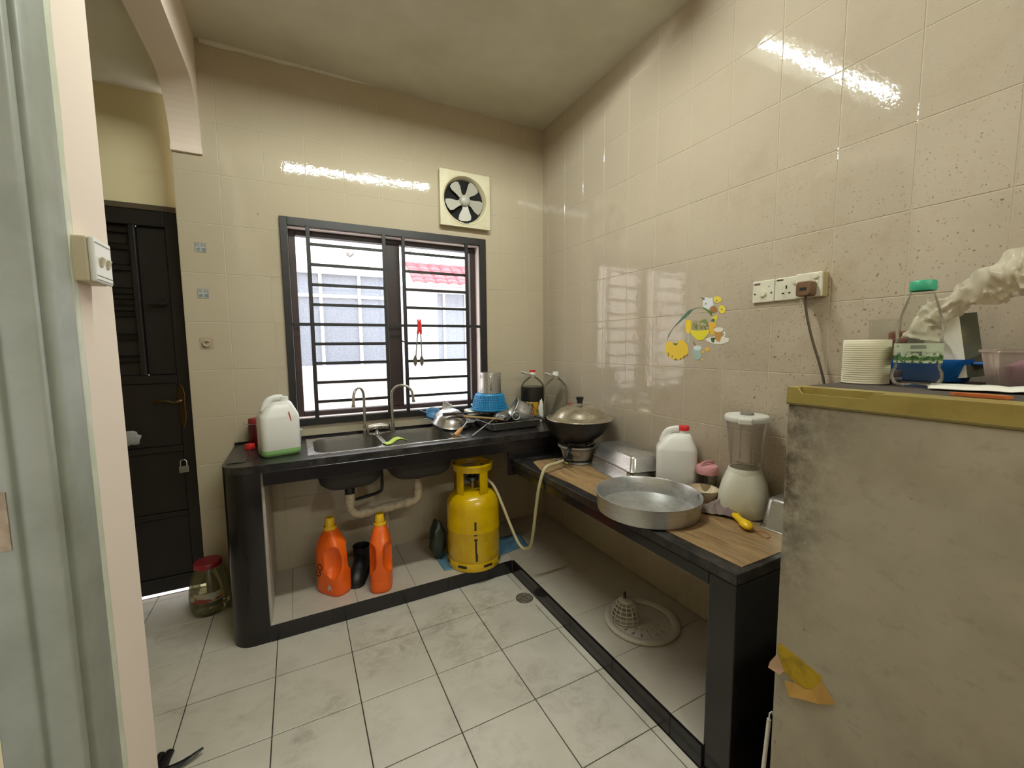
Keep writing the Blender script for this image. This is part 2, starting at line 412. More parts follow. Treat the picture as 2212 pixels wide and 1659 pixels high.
# black security grille on the wall around the window
gr = thing('window_grille', 'black painted steel grille of flat bars over the kitchen window', 'window grille', (-1.07, 0, .92))
GO = Vector((-1.07, 0, .92))
def gbar(nm, x0, x1, z0, z1, y0=-.022, y1=-.002): MB().box(Vector((x0, y0, z0)) - GO, Vector((x1, y1, z1)) - GO).build(nm, M_BLACKMETAL, gr, bevel=.0015, seg=1)
gbar('frame_bar', -1.685, -1.648, .915, 2.080, -.016); gbar('frame_bar', -.508, -.460, .915, 2.080, -.016)
gbar('frame_bar', -1.648, -.508, 2.036, 2.080, -.016); gbar('frame_bar', -1.648, -.508, .915, .954, -.016)
VX = (-1.548, -1.134, -1.018, -.602)
for x in VX: gbar('upright_bar', x - .0105, x + .0105, .945, 2.045, -.020, -.006)
for k in range(9):
    z = 1.943 - k * (1.943 - 1.048) / 8
    for a, b in ((VX[0], VX[1]), (VX[2], VX[3])): gbar('cross_bar', a + .010, b - .010, z - .0085, z + .0085, -.017, -.008)
for a, b in ((-1.65, VX[0] - .01), (VX[1] + .01, VX[2] - .01), (VX[3] + .01, -.505)): gbar('cross_bar', a, b, 1.4865, 1.5035, -.017, -.008)

# door at the end of the passage
d1 = struct(thing('door_1', 'x', 'x')); del d1['label'], d1['category']
M_DOORFRAME = mat('brown_door_frame', '4a3f2c', .6)
def dpiece(nm, x0, x1, z0, z1, y0, y1, mt=M_DOOR, bv=.003): return MB().box((x0, y0, z0), (x1, y1, z1)).build(nm, mt, d1, bevel=bv, seg=1)
dpiece('frame', DX0 - .05, DX0, 0, DZ, .165, .26, M_DOORFRAME); dpiece('frame', DX1, DX1 + .03, 0, DZ, .165, .26, M_DOORFRAME); dpiece('frame', DX0, DX1, DZ - .028, DZ, .165, .26, M_DOORFRAME)
ZB = .02
dpiece('stile', DX0, DX0 + .07, ZB, 2.079, .17, .21); dpiece('stile', -2.221, DX1, ZB, 2.079, .17, .21)
dpiece('rail', DX0 + .07, -2.221, 2.00, 2.079, .17, .21); dpiece('rail', DX0 + .07, -2.221, 1.18, 1.225, .17, .21)
dpiece('rail', DX0 + .07, -2.221, .80, .835, .17, .21); dpiece('rail', DX0 + .07, -2.221, .435, .465, .17, .21); dpiece('rail', DX0 + .07, -2.221, ZB, .10, .17, .21)
dpiece('mullion', -2.37, -2.345, 1.225, 2.0, .165, .205); dpiece('mullion', -2.76, -2.735, 1.225, 2.0, .165, .205)
dpiece('panel', -2.345, -2.221, 1.225, 2.0, .195, .205); dpiece('panel', DX0 + .07, -2.76, 1.225, 2.0, .195, .205); dpiece('panel', -2.735, -2.37, 1.225, 2.0, .2, .207)
for z in (1.975, 1.89, 1.785, 1.667, 1.61, 1.55, 1.43, 1.315):
    MB().box((-2.735, .176, z - .012), (-2.37, .2, z + .012), RX(.5).to_3x3()).build('slat', M_DOOR, d1)
for a, b in ((1.18, .835), (.80, .465), (.435, .10)): dpiece('panel', DX0 + .07, -2.221, b, a, .18, .205)
M_BRASS = mat('tarnished_brass', '4a3a22', .4, 1.0)
hp = MB().prism([(x * .017, z) for x, z in ((0, .115), (.6, .1), (1, .06), (.8, 0), (1, -.05), (.7, -.1), (0, -.125), (-.7, -.1), (-1, -.05), (-.8, 0), (-1, .06), (-.6, .1))], 0, .008, lambda u, v, t: (-2.208 + u, .17 - t, 1.055 + v)).build('handle_plate', M_BRASS, d1, bevel=.002, seg=1)
MB().tube(smooth_path([(-2.208, .162, 1.085), (-2.208, .125, 1.085), (-2.235, .118, 1.077), (-2.27, .118, 1.088), (-2.32, .12, 1.086)], 4), [.008] * 16 + [.006], 8).build('lever', M_BRASS, hp, smooth=60)
MB().cyl((-2.315, .155, 1.604), (-2.232, .155, 1.604), .008, n=10).box((-2.30, .156, 1.592), (-2.245, .171, 1.616)).build('bolt', M_DOOR, d1)
pl = thing('padlock', 'small steel padlock hanging on the black door below its handle', 'padlock', (-2.221, .158, .70))
MB().box((-.021, -.008, -.015), (.021, .008, .02)).build('body', M_STEEL2, pl, bevel=.003)
MB().tube([(-.014, 0, .018)] + arc((0, .042), .014, pi, 0, 8, lambda u, v: (u, 0, v)) + [(.014, 0, .018)], .003, 8).build('shackle', M_STEEL, pl, smooth=60)
MB().tube([(-.004, 0, .055), (0, .012, .058)], .004, 6).build('hasp', M_DOOR, pl)
M_BAG = clear('thin_clear_film', 'e4e4e2', .5, .15, .3, 'cfcdc8')
def crumple(c, r, seed, amp=.35, nu=20, nv=12):
    def f(u, v):
        a, b = u * 2 * pi, (v - .5) * pi; d = Vector((cos(a) * cos(b), sin(a) * cos(b), sin(b)))
        k = 1 + amp * noise.noise(d * 2.2 + Vector((seed, 0, 0))) + amp * .5 * noise.noise(d * 6 + Vector((0, seed, 0)))
        return (c[0] + d.x * r[0] * k, c[1] + d.y * r[1] * k, c[2] + d.z * r[2] * k)
    return MB().grid(f, nu, nv)
tag(crumple((0, 0, 0), (.05, .02, .038), 3).build('plastic_bag', M_BAG, smooth=40, loc=(-2.44, .142, .90)), 'small scrap of clear plastic bag caught on the black door', 'plastic bag')

# near door frame on the left (grey metal) and its caulked edge
M_GREYFRAME = mat('grey_door_frame_paint', '93978c', .5, var=('83867a', 9, .4, .75))
M_CAULK = mat('greenish_caulk', 'c3c7b2', .45, var=('d0d2c2', 16, .45, .7), bump=(60, .2))
d2 = struct(thing('door_2', 'x', 'x')); del d2['label'], d2['category']
def jamb(nm, poly, mt=M_GREYFRAME, z0=0.0, z1=2.16): MB().prism(poly, z0, z1, lambda u, v, t: (u, v, t)).build(nm, mt, d2, bevel=.004, seg=2, smooth=50)
jamb('architrave', [(XL - .01, -1.588), (XL + .006, -1.588), (XL + .009, -1.62), (XL + .006, -1.645), (XL + .010, -1.67), (XL + .006, -1.690), (XL - .02, -1.692)])
jamb('groove', [(XL - .022, -1.690), (XL - .014, -1.690), (XL - .014, -1.713), (XL - .022, -1.713)], mat('shaded_groove', '4c4531', .8))  # brown shading of the groove is put into its colour
jamb('jamb', [(XL + .002, -1.710), (XL + .002, -1.722), (-2.048, -1.722), (-2.052, -1.736), (-2.10, -1.736), (-2.10, -1.60), (XL - .024, -1.60)])
MB().box((-2.096, -1.7385, 1.045), (-2.058, -1.7355, 1.14)).build('strike_plate', mat('tan_strike_plate', 'a3917a', .5, var=('84725c', 40, .4, .7)), d2)
jamb('jamb', [(XL + .002, -2.50), (XL + .002, -2.56), (XE, -2.56), (XE, -2.50)])
MB().box((XE, -2.50, 2.10), (XL + .002, -1.72, 2.16)).build('head', M_GREYFRAME, d2)
MB().box((-2.17, -1.80, .01), (-2.135, -1.76, 2.09), RZ(.0).to_3x3()).build('leaf_edge', mat('brown_door_leaf', '6b5340', .6), d2)
def caulk(u, v):
    y = -1.588 + v * .037; z = u * 2.2
    return (XL + .001 + .004 * sin(v * pi) + .0015 * noise.noise((z * 9, y * 60, 0)), y + (.003 * noise.noise((z * 7, 3, 0)) if v > .9 else 0), z)
struct(MB().grid(caulk, 90, 5).build('trim_2', M_CAULK, smooth=60, solid=-.003))

# ------------------------------------------------------------------ plinth under the counters
pn = thing('tiled_plinth', 'low pale tiled plinth with black front edge under both counters', 'plinth', (0, 0, 0))
MB().box((-1.81, -.528, 0), (-.535, -.001, PZ - .005)).box((-.535, -1.86, 0), (-.001, -.001, PZ - .005)).build('core', M_GROUT_W, pn)
px = [-1.81, -1.72, -1.425, -1.128, -.83, -.53]
for a, b in zip(px[:-1], px[1:]):
    o = tile(a, b, -.53, -.004, 'z', M_PLINTH, pn, gap=.002, name='plinth_tile'); o.location.z += PZ
o = tile(-.53, -.004, -.53, -.004, 'z', M_PLINTH, pn, gap=.002, name='plinth_tile'); o.location.z += PZ
py = [-.53, -.824, -1.134, -1.428, -1.724, -1.857]
for a, b in zip(py[:-1], py[1:]):
    o = tile(-.536, -.004, b, a, 'z', M_PLINTH, pn, gap=.002, name='plinth_tile'); o.location.z += PZ
for a, b in zip((-1.81, -1.55, -1.25, -.95, -.70), (-1.55, -1.25, -.95, -.70, -.5485)):
    MB().box((a + .0007, -.534, 0), (b - .0007, -.528, PZ + .0005)).build('curb_tile', M_BLACKTILE, pn, bevel=.0012, seg=1)
for a, b in zip((-.534, -.83, -1.13, -1.43, -1.73), (-.83, -1.13, -1.43, -1.73, -1.857)):
    MB().box((-.5485, b + .0007, 0), (-.5365, a - .0007, PZ + .0005)).build('curb_tile', M_BLACKTILE, pn, bevel=.0012, seg=1)

# ------------------------------------------------------------------ sink counter (higher, along the window wall)
ZA, ZS = .84, .695
ct = thing('sink_counter', 'black tiled built-in counter along the window wall with rounded left corner', 'counter', (-1.2, -.27, 0))
CO = Vector((-1.2, -.27, 0)); XF = T(*(-CO))
SX0, SX1, SY0, SY1 = -1.598, -.815, -.465, -.082      # sink cut-out
def corner_poly(x1):
    return [(x1, -.53)] + [(-1.96 + .085 - .085 * sin(t), -.53 + .085 - .085 * cos(t)) for t in [pi / 2 * i / 8 for i in range(9)]] + [(-1.96, -.003), (x1, -.003)]
wt = MB(); wt.prism(corner_poly(SX0), ZA - .035, ZA, lambda u, v, t: (u, v, t))
wt.box((SX1, -.53, ZA - .035), (-.003, -.003, ZA)); wt.box((SX0, -.53, ZA - .035), (SX1, SY0, ZA)); wt.box((SX0, SY1, ZA - .035), (SX1, -.003, ZA))
wt.build('worktop', M_WORKTOP, ct, xf=XF)
MB().prism([(-.003, -.53), (-1.80, -.53), (-1.80, -.505), (-.003, -.505)], .742, ZA - .034, lambda u, v, t: (u, v - .0005, t)).build('front_panel', M_BLACKTILE, ct, bevel=.003, xf=XF)
MB().prism(corner_poly(-1.81), 0, ZA - .034, lambda u, v, t: (u, v - .0005, t)).build('end_pier', M_BLACKTILE, ct, smooth=40, xf=XF)
MB().box((-1.81, -.50, PZ), (-1.800, -.003, .80)).build('pier_lining', M_PLINTH, ct, xf=XF)
MB().box((-.56, -.529, .60), (-.003, -.505, .745)).build('side_panel', M_BLACKTILE, ct, bevel=.002, xf=XF)
MB().box((-1.96, -.010, ZA), (-.003, -.003, ZA + .014)).build('upstand', M_BLACKTILE, ct, xf=XF)
MB().box((-1.945, -.44, ZA), (-1.87, -.012, ZA + .004)).build('edge_strip', M_WORKTOP, ct, bevel=.002, xf=XF)

# sink: rim plate with two bowls
sk = thing('double_sink', 'double bowl stainless steel sink let into the black counter', 'sink', (-1.21, -.27, ZA))
SO = Vector((-1.21, -.27, ZA)); XS = T(*(-SO))
BW = [(-1.415, -.272, .165, .178), (-1.037, -.272, .185, .178)]
def rim_z(z): return z
rm = MB(); Z0, Z1 = ZA + .0005, ZA + .0045
for a, b in (((-1.614, -.478), (-1.582, -.066)), ((-1.248, -.478), (-1.224, -.066)), ((-.850, -.478), (-.800, -.066)), ((-1.582, -.478), (-1.248, -.452)), ((-1.224, -.478), (-.850, -.452)), ((-1.582, -.092), (-1.248, -.066)), ((-1.224, -.092), (-.850, -.066))):
    rm.box((a[0], a[1], Z0), (b[0], b[1], Z1))
for cx, cy, a, b in BW:     # rounded corner fillets between rim and bowl
    for sx in (-1, 1):
        for sy in (-1, 1):
            R = .075; ox, oy = cx + sx * (a + .002), cy + sy * (b + .002); P = [(ox, oy)] + [(ox - sx * R + sx * R * cos(t), oy - sy * R + sy * R * sin(t)) for t in [pi / 2 * i / 6 for i in range(7)]]
            rm.prism(P, Z0, Z1, lambda u, v, t: (u, v, t))
rm.build('rim', M_STEEL, sk, xf=XS)
MB().box((-1.612, -.476, Z1), (-1.604, -.068, Z1 + .003)).box((-1.604, -.476, Z1), (-.802, -.470, Z1 + .003)).build('raised_edge', M_STEEL, sk, bevel=.001, xf=XS)
M_UNDER = mat('dark_sink_undercoat', '2b2926', .7)
for cx, cy, a, b in BW:
    prof = [(ZA + .003, 0.0, .075), (ZA - .02, .003, .08), (ZA - .14, .010, .085), (ZA - .18, .020, .085), (ZA - .205, .045, .08), (ZA - .214, .09, .07)]
    bw = MB().loft([sec(a - d, b - d, r, z, 6, cx, cy) for z, d, r in prof], caps=False)
    last = sec(a - .09, b - .09, .07, ZA - .214, 6, cx, cy); bw.add(last, [tuple(range(len(last)))])
    B = bw.build('bowl', M_SINK, sk, smooth=50, xf=XS)
    un = MB().loft([sec(a - d + .003, b - d + .003, r, z - .003, 6, cx, cy) for z, d, r in prof[1:]], caps=False)
    last = sec(a - .087, b - .087, .07, ZA - .217, 6, cx, cy); un.add(last, [tuple(range(len(last)))])
    un.build('undercoat', M_UNDER, B, smooth=50, xf=XS)
    MB().lathe([(0, ZA - .2125), (.028, ZA - .2125), (.032, ZA - .211), (.036, ZA - .2135)], 20, m=T(cx, cy, 0)).build('drain_cup', M_STEEL, B, smooth=40, xf=XS)
# tap with two swan necks
tp = thing('twin_tap', 'brushed steel twin tap with two swan-neck spouts behind the sink bowls', 'tap', (-1.236, -.135, ZA + .0045))
MB().lathe([(0, 0), (.026, 0), (.026, .004), (.014, .010), (.009, .03), (.012, .045), (0, .045)], 20).build('foot', M_CHROME, tp, smooth=50)
MB().tube([(-.075, 0, .032), (-.05, 0, .042), (-.02, 0, .049), (.02, 0, .05), (.06, 0, .044), (.095, 0, .042)], [.013, .015, .017, .017, .015, .012], 14).build('bridge', M_CHROME, tp, smooth=60)
def swan(x, z0, ztop, dx, dy, ztip):
    c = (x + dx / 2, dy / 2); L = sqrt(dx * dx + dy * dy); r = L / 2
    pts = [(x, 0, z0), (x, 0, z0 + .06), (x, 0, ztop - r - .02)]
    for i in range(11):
        t = pi - pi * i / 10; k = (1 + cos(t)) / 2; pts.append((x + dx * k, dy * k, ztop - r + r * sin(t)))
    pts.append((x + dx * 1.04, dy * 1.04, ztip))
    o = MB().tube(pts, [.012, .0085, .0075] + [.0075] * 11 + [.008], 12).build('spout', M_CHROME, tp, smooth=60)
    MB().cyl((x + dx * 1.035, dy * 1.035, ztip + .006), (x + dx * 1.045, dy * 1.045, ztip - .006), .0105, n=12).build('nozzle', M_CHROME, o, smooth=40)
swan(-.066, .018, .288, -.066, -.085, .192)
swan(.092, .028, .289, .118, -.035, .19)
for x in (-.066, .092):
    MB().cyl((x, 0, .002), (x, 0, .058), .014, .012, 14).build('valve_body', M_CHROME, tp, smooth=40)
    s = 1 if x < 0 else -1
    MB().tube([(x + s * .014, -.02, .0), (x + s * .012, -.028, .03), (x + s * .004 + (.0 if x < 0 else -.018), -.02, .075)], [.006, .007, .008], 8, flat=.6).build('lever', M_CHROME, tp, smooth=60)
# waste pipes
wp = thing('waste_pipe', 'grubby white plastic waste pipe joining both sink bowls under the counter', 'pipe', (-1.22, -.27, .45))
pts = smooth_path([(-.195, 0, .125), (-.195, 0, .04), (-.188, 0, .012), (-.165, 0, -.012), (-.12, 0, -.014), (.10, 0, .000), (.15, 0, .002), (.176, 0, .02), (.183, 0, .05), (.183, 0, .15)], 5)
MB().tube(pts, .0235, 16).build('pipe', M_PVC, wp, smooth=60)
for p, q in (((-.195, 0, .11), (-.195, 0, .045)), ((-.145, 0, -.0135), (-.09, 0, -.0125)), ((.10, 0, .001), (.14, 0, .003)), ((.183, 0, .05), (.183, 0, .075)), ((-.03, 0, -.01), (.03, 0, -.004))):
    MB().cyl(p, q, .0275, n=16).build('coupling', M_PVC, wp, smooth=40)
for x, z in ((-.195, .105), (.183, .14)): MB().cyl((x, 0, z), (x, 0, .173), .024, .03, 16).build('tailpiece', M_BLACKPL, wp, smooth=40)
MB().tube(smooth_path([(-.01, .07, .21), (-.012, .06, .10), (-.03, .05, .075), (-.10, .03, .068), (-.175, .01, .066)], 4), .009, 10).build('overflow_hose', M_BLACKPL, wp, smooth=60)
MB().tube(smooth_path([(.0, .02, -.005), (.012, .06, -.02), (.02, .12, -.06), (.02, .13, -.20), (.02, .13, -.368)], 4), .016, 12).build('drop_pipe', M_PVC, wp, smooth=60)

# ------------------------------------------------------------------ stove counter (lower, along the right wall)
sc = thing('stove_counter', 'lower black tiled counter along the splattered right wall holding the gas burner', 'counter', (-.27, -1.2, 0))
XO = T(.27, 1.2, 0)
MB().box((-.538, -1.946, ZS - .035), (-.003, -.531, ZS)).build('worktop', M_WORKTOP, sc, bevel=.003, xf=XO)
MB().box((-.5385, -1.8545, ZS - .075), (-.515, -.531, ZS - .0355)).build('front_panel', M_BLACKTILE, sc, bevel=.002, xf=XO)
MB().box((-.5385, -1.9465, 0), (-.003, -1.855, ZS - .0355)).build('end_pier', M_BLACKTILE, sc, bevel=.004, xf=XO)
# wood-grain vinyl sheet
g = NT('wood_grain_vinyl'); p = g.geo()
q = g.n('VectorMath', _operation='ADD', i0=g.scale(p, (26, 2.2, 1)), i1=g.scale(g.n('TexNoise', Vector=p, Scale=5.0, Detail=3.0).outputs[1], (3.0, .6, 0))).outputs[0]
c = g.mix(g.ramp(g.noise(q, 2.0, 5.0, .65), .32, .68), S('7d6240'), S('b3956a'))
c = g.mix(g.math('MULTIPLY', g.ramp(g.noise(g.scale(p, (90, 4, 1)), 2.0, 4, .7), .5, .7), .55), c, S('66492c'))
c = g.mix(g.math('MULTIPLY', g.ramp(g.noise(g.scale(p, (5, 9, 1)), 6, 6, .75, 2.), .6, .68), .6), c, S('463626'))
c = g.mix(g.math('MULTIPLY', g.ramp(g.noise(p, 8, 5, .7), .45, .8), .4), c, S('8b7a60'))
g.bsdf(c, .38); M_VINYL = g.m
vs = [(-.425, -.625), (-.46, -.64), (-.505, -.80), (-.49, -1.05), (-.493, -1.40), (-.486, -1.925), (-.02, -1.925), (-.02, -.66)]
tag(MB().prism(vs, ZS, ZS + .0016, lambda u, v, t: (u, v, t)).build('vinyl_sheet', M_VINYL), 'wood grain vinyl sheet covering the top of the stove counter', 'sheet')

# ------------------------------------------------------------------ exhaust fan
fan = thing('exhaust_fan', 'square cream wall exhaust fan with five grey blades above the window', 'exhaust fan', (-.610, 0, 2.3075))
FA = lambda u, v, t: (u, -t, v)
hr = .172; ring = [(.158 * cos(a), .158 * sin(a)) for a in [2 * pi * i / 40 for i in range(40)]]
fr = MB(); sq = []
for i in range(40):
    a = 2 * pi * i / 40; k = min(hr / max(abs(cos(a)), 1e-6), hr / max(abs(sin(a)), 1e-6)); sq.append((k * cos(a), k * sin(a)))
vs = [FA(u, v, .042) for u, v in sq] + [FA(u, v, .042) for u, v in ring] + [FA(u * .98, v * .98, 0.0) for u, v in sq]
fs = [(i, (i + 1) % 40, 40 + (i + 1) % 40, 40 + i) for i in range(40)] + [(i, (i + 1) % 40, 80 + (i + 1) % 40, 80 + i) for i in range(40)]
fr.add(vs, fs); fr.build('cover', M_CREAMPL, fan)
MFX = Matrix(((1, 0, 0, 0), (0, 0, -1, 0), (0, 1, 0, 0), (0, 0, 0, 1)))
MB().lathe([(.158, .042), (.156, .0445), (.148, .043), (.138, .022), (.134, .006)], 40, m=MFX).build('duct_ring', M_CREAMPL, fan, smooth=50)
MB().lathe([(0, .003), (.135, .003), (.135, .006), (0, .006)], 40, m=MFX).build('dark_opening', mat('duct_shade', '060505', .9), fan)  # black disc in place of a hole, the duct's darkness is its colour
M_BLADE = mat('grey_fan_blade', 'aaa79b', .35)
for k in range(5):
    a0 = radians(-86 + 72 * k); pl_ = [(.022, -.014), (.05, -.018), (.085, -.040), (.115, -.048), (.126, -.030), (.129, .005), (.122, .030), (.10, .034), (.06, .022), (.022, .016)]
    bm_ = MB(); f = lambda u, v, t: FA(u * cos(a0) - v * sin(a0), u * sin(a0) + v * cos(a0), .022 + v * .28 + t)
    bm_.prism(pl_, 0, .002, f); bm_.build('blade', M_BLADE, fan)
MB().lathe([(0, .048), (.022, .046), (.034, .038), (.037, .024), (.037, .012)], 24, m=MFX).build('hub', M_BLADE, fan, smooth=50)
MB().box((-.02, -.0435, -.152), (.022, -.042, -.146)).build('name_strip', M_BLACKPL, fan)

# ------------------------------------------------------------------ fluorescent fitting on the ceiling (above the frame)
g = NT('glowing_tube'); e = g.n('Emission', Color=(.95, 1.0, .93, 1), Strength=TUBE_STRENGTH); g.t.links.new(e.outputs[0], g.out.inputs[0])
M_GLOW = g.m
def light_fitting(label, loc, rz):
  lt = thing('fluorescent_light', label, 'ceiling light', loc, rz)
  MB().cyl((-.597, 0, -.048), (.597, 0, -.048), .013, n=16).build('tube', M_GLOW, lt, smooth=40)
  MB().box((-.61, -.025, -.030), (.61, .025, -.001)).build('batten', M_WHITEPL, lt)
  for s in (-1, 1):
      MB().prism([(s * .025, -.012), (s * .092, -.064), (s * .092, -.067), (s * .025, -.016)], -.61, .61, lambda u, v, t: (t, u, v)).build('reflector_wing', M_WHITEPL, lt)
      MB().box((s * .600 - .006, -.03, -.066), (s * .600 + .006, .03, -.012)).build('lamp_holder', M_WHITEPL, lt)
light_fitting('long white fluorescent tube fitting on the kitchen ceiling above the window side', (-1.062, -1.32, H), math.atan2(.072, 1.192))
light_fitting('unseen extra tube fitting added behind the camera to brighten the room', (-.75, -4.1, H), 0.0)  # added fitting out of view, brightens the pier and fridge front

# ------------------------------------------------------------------ things on the sink counter
def jug(name, label, loc, rz, cap=True, liquid=None):
    t = thing(name, label, 'jug', loc, rz)
    b = MB(); S_ = [(0, .074, .054, .02), (.006, .082, .062, .024), (.02, .0865, .066, .028), (.10, .086, .0655, .028), (.188, .0865, .066, .028), (.200, .084, .063, .03), (.238, .062, .047, .026), (.256, .046, .036, .022), (.262, .030, .026, .02)]
    off = [0, 0, 0, 0, 0, .001, .006, .014, .024]
    b.loft([sec(a, c, r, z, 5, cx=o) for (z, a, c, r), o in zip(S_, off)])
    body = b.build('body', M_MILKY, t, smooth=40)
    MB().tube(smooth_path([(-.060, 0, .218), (-.047, 0, .254), (-.028, 0, .274), (.002, 0, .281), (.022, 0, .278)], 4), [.0165] * 8 + [.015] * 9, 12, flat=.7).build('handle', M_MILKY, t, smooth=60)
    MB().lathe([(.021, .250), (.020, .266), (.020, .283), (.017, .285), (.015, .270)], 20, m=T(.030, 0, 0)).build('neck', M_MILKY, t, smooth=50)
    if cap: MB().lathe([(.0235, .276), (.0235, .292), (.021, .296), (0, .296)], 20, m=T(.030, 0, 0)).build('cap', M_RED, t, smooth=40)
    if liquid:
        MB().loft([sec(.0745, .0545, .02, .0004, 5), sec(.0826, .0626, .024, .006, 5), sec(.0871, .0666, .028, .02, 5), sec(.0871, .0666, .028, .034, 5)], caps=False).build('liquid', liquid, t, smooth=45)
    return t
jug('milky_jug', 'open milky plastic jug with a little green liquid left of the sink', (-1.735, -.335, ZA), radians(14), cap=False, liquid=M_GREENLIQ)
MB_ = bpy.data.objects['milky_jug']
MB().tube([(.035, -.0660, .215), (.040, -.0672, .185), (.043, -.0672, .170)], .0022, 6).build('red_drip', M_RED, MB_)
t = thing('red_jar', 'dark red clip-top jar behind the milky jug by the wall', 'jar', (-1.850, -.065, ZA))
MB().lathe([(0, 0), (.036, 0), (.040, .006), (.040, .10), (.035, .115), (.033, .122)], 24).build('body', M_DARKRED, t, smooth=45)
MB().lathe([(.036, .120), (.037, .135), (.034, .148), (0, .149)], 24).build('lid', M_MAROON, t, smooth=45)
MB().tube(arc((0, 0), .0385, 0, 2 * pi * .98, 24, lambda u, v: (u, v, .119)), .0018, 6).tube([(-.038, -.006, .119), (-.054, -.012, .123), (-.056, -.012, .135), (-.05, -.012, .120)], .0016, 6).build('clip', M_STEEL, t)
t = thing('bottle_top', 'loose red screw cap lying at the left end of the black counter', 'cap', (-1.878, -.150, ZA + .004))
MB().lathe([(0, .024), (.021, .024), (.023, .021), (.023, 0), (.020, 0), (.020, .02), (0, .02)], 22).build('cap', M_RED, t, smooth=40)
t = thing('white_cup', 'small white plastic cup half hidden behind the milky jug', 'cup', (-1.668, -.115, ZA))
MB().lathe([(0, .003), (.026, .003), (.0275, 0), (.0285, .002), (.036, .070), (.0385, .072), (.0385, .075), (.034, .074), (.027, .006), (0, .006)], 24).build('cup', M_WHITEPL, t, smooth=45)
t = thing('green_scourer', 'bent green and black scouring pad on the ridge between the sink bowls', 'scouring pad', (-1.205, -.42, ZA + .005), radians(12))
def pad(off, lift):
    return lambda u, v: ((u - .35) * .12, (v - .5) * .05, lift + .020 * sin(max(0, (u - .25)) * 4.0) * (1 if u > .25 else 0) + off)
MB().grid(pad(.0075, .001), 14, 3).build('green_side', mat('scourer_green', 'b3c95a', .8), t, smooth=50, solid=.004)
MB().grid(pad(.0030, .001), 14, 3).build('black_side', mat('scourer_black', '17181a', .9), t, smooth=50, solid=.003)

def tray(name, label, a, b, h, loc, rz=0.0, r=.03, inv=False, mt=None, lip=.012, cat='tray'):
    mt = mt or M_STEEL2
    t = thing(name, label, cat, loc, rz); d = .014
    P = [(a - d - .012, b - d - .012, r * .7, 0), (a - d - .002, b - d - .002, r, .005), (a - d + .002, b - d + .002, r, .012), (a, b, r, h - .002), (a + .002, b + .002, r, h), (a + lip, b + lip, r + .008, h + .0005), (a + lip, b + lip, r + .008, h - .002)]
    m_ = MB(); m_.loft([sec(x, y, q, (h - z) if inv else z, 6) for x, y, q, z in P], caps=False)
    q = sec(P[0][0], P[0][1], P[0][2], h if inv else 0, 6); m_.add(q, [tuple(range(len(q)))])
    m_.build('pan', mt, t, smooth=40, solid=.0008)
    pts = sec(a + lip, b + lip, r + .008, (0 if inv else h) + (.001 if inv else -.0008), 6)
    MB().tube(pts, .0018, 6, closed=True).build('rolled_rim', mt, t, smooth=60)
    return t
tray('dish_tray', 'stainless tray with a bowl and blue scoop beside the right sink bowl', .118, .088, .045, (-.775, -.150, ZA))
tray('dish_tray', 'wide dark stainless tray with tipped pot at the corner end of the counter', .178, .140, .054, (-.438, -.268, ZA), mt=M_STEEL2)
# bowl turned over in the left tray
t = thing('steel_bowl', 'shiny steel bowl turned upside down in the left dish tray', 'bowl', (-.80, -.185, ZA + .052))
XB = RX(.28) @ RY(.06)
MB().lathe([(.112, -.004), (.108, .0), (.103, .012), (.088, .045), (.055, .070), (.028, .078), (0, .079)], 36, m=XB).build('bowl', M_STEEL, t, smooth=60, solid=.001)
MB().tube(arc((0, 0), .1115, 0, 2 * pi, 36, lambda u, v: tuple(XB @ Vector((u, v, -.003))))[:-1], .0022, 6, closed=True).build('rim', M_STEEL, t, smooth=60)
M_BLUEPL = mat('dusty_blue_plastic', '4f7fa6', .4)
t = thing('blue_scoop', 'dusty blue plastic scoop with handle at the left end of the dish tray', 'scoop', (-.905, -.135, ZA + .055))
MB().lathe([(0, .0), (.03, .003), (.046, .018), (.05, .04)], 20, m=T(.02, .03, .02) @ RX(.6)).build('scoop_bowl', M_BLUEPL, t, smooth=50, solid=.002)
MB().tube([(-.02, .01, .05), (-.055, -.01, .068), (-.085, -.02, .082)], [.009, .008, .007], 8, flat=.5).build('handle', M_BLUEPL, t, smooth=60)
MB().tube([(-.03, -.02, .02), (-.05, -.035, .024), (-.062, -.04, .022)], [.007, .006, .005], 8, flat=.6).build('hook', M_BLUEPL, t, smooth=60)
t = tag(MB().add([(-.04, 0, 0), (.035, .004, .012), (-.030, .006, .055), (-.028, .012, .052), (.03, .03, .02), (-.035, .03, .004)], [(0, 1, 2), (2, 1, 4, 3), (0, 2, 3, 5), (0, 5, 4, 1), (3, 4, 5)]).build('plastic_wrapper', clear('wrapper_film', 'e8e8e4', .5, .1, .35), loc=(-.80, -.165, ZA + .130)), 'clear plastic wrapper standing on the upturned steel bowl', 'wrapper')
M_DARKWOOD = mat('charred_dark_wood', '2a1a12', .55, var=('3c281a', 18, .4, .7))
M_BEIGEWOOD = mat('worn_beige_wood', 'a98f63', .55, var=('8d7248', 25, .4, .7))
t = thing('wok_turner', 'dark handled turner lying across the trays at the back', 'turner', (-.875, -.285, ZA + .117))
MB().tube([(0, 0, 0), (.05, .002, -.002), (.10, .004, -.004)], [.0095, .0105, .009], 12).build('handle', M_DARKWOOD, t, smooth=50)
MB().tube([(.10, .004, -.004), (.20, .02, -.01), (.25, .03, -.014)], [.005, .004, .004], 8).build('shaft', M_BLACKIRON, t, smooth=50)
MB().prism([(0, -.03), (.07, -.036), (.075, .036), (0, .03)], 0, .0015, lambda u, v, s: (.25 + u, .03 + v, -.016 - u * .25 + s)).build('blade', M_BLACKIRON, t)
t = thing('wok_turner', 'long beige stick turner with dark socket reaching into the wide tray', 'turner', (-.80, -.30, ZA + .103))
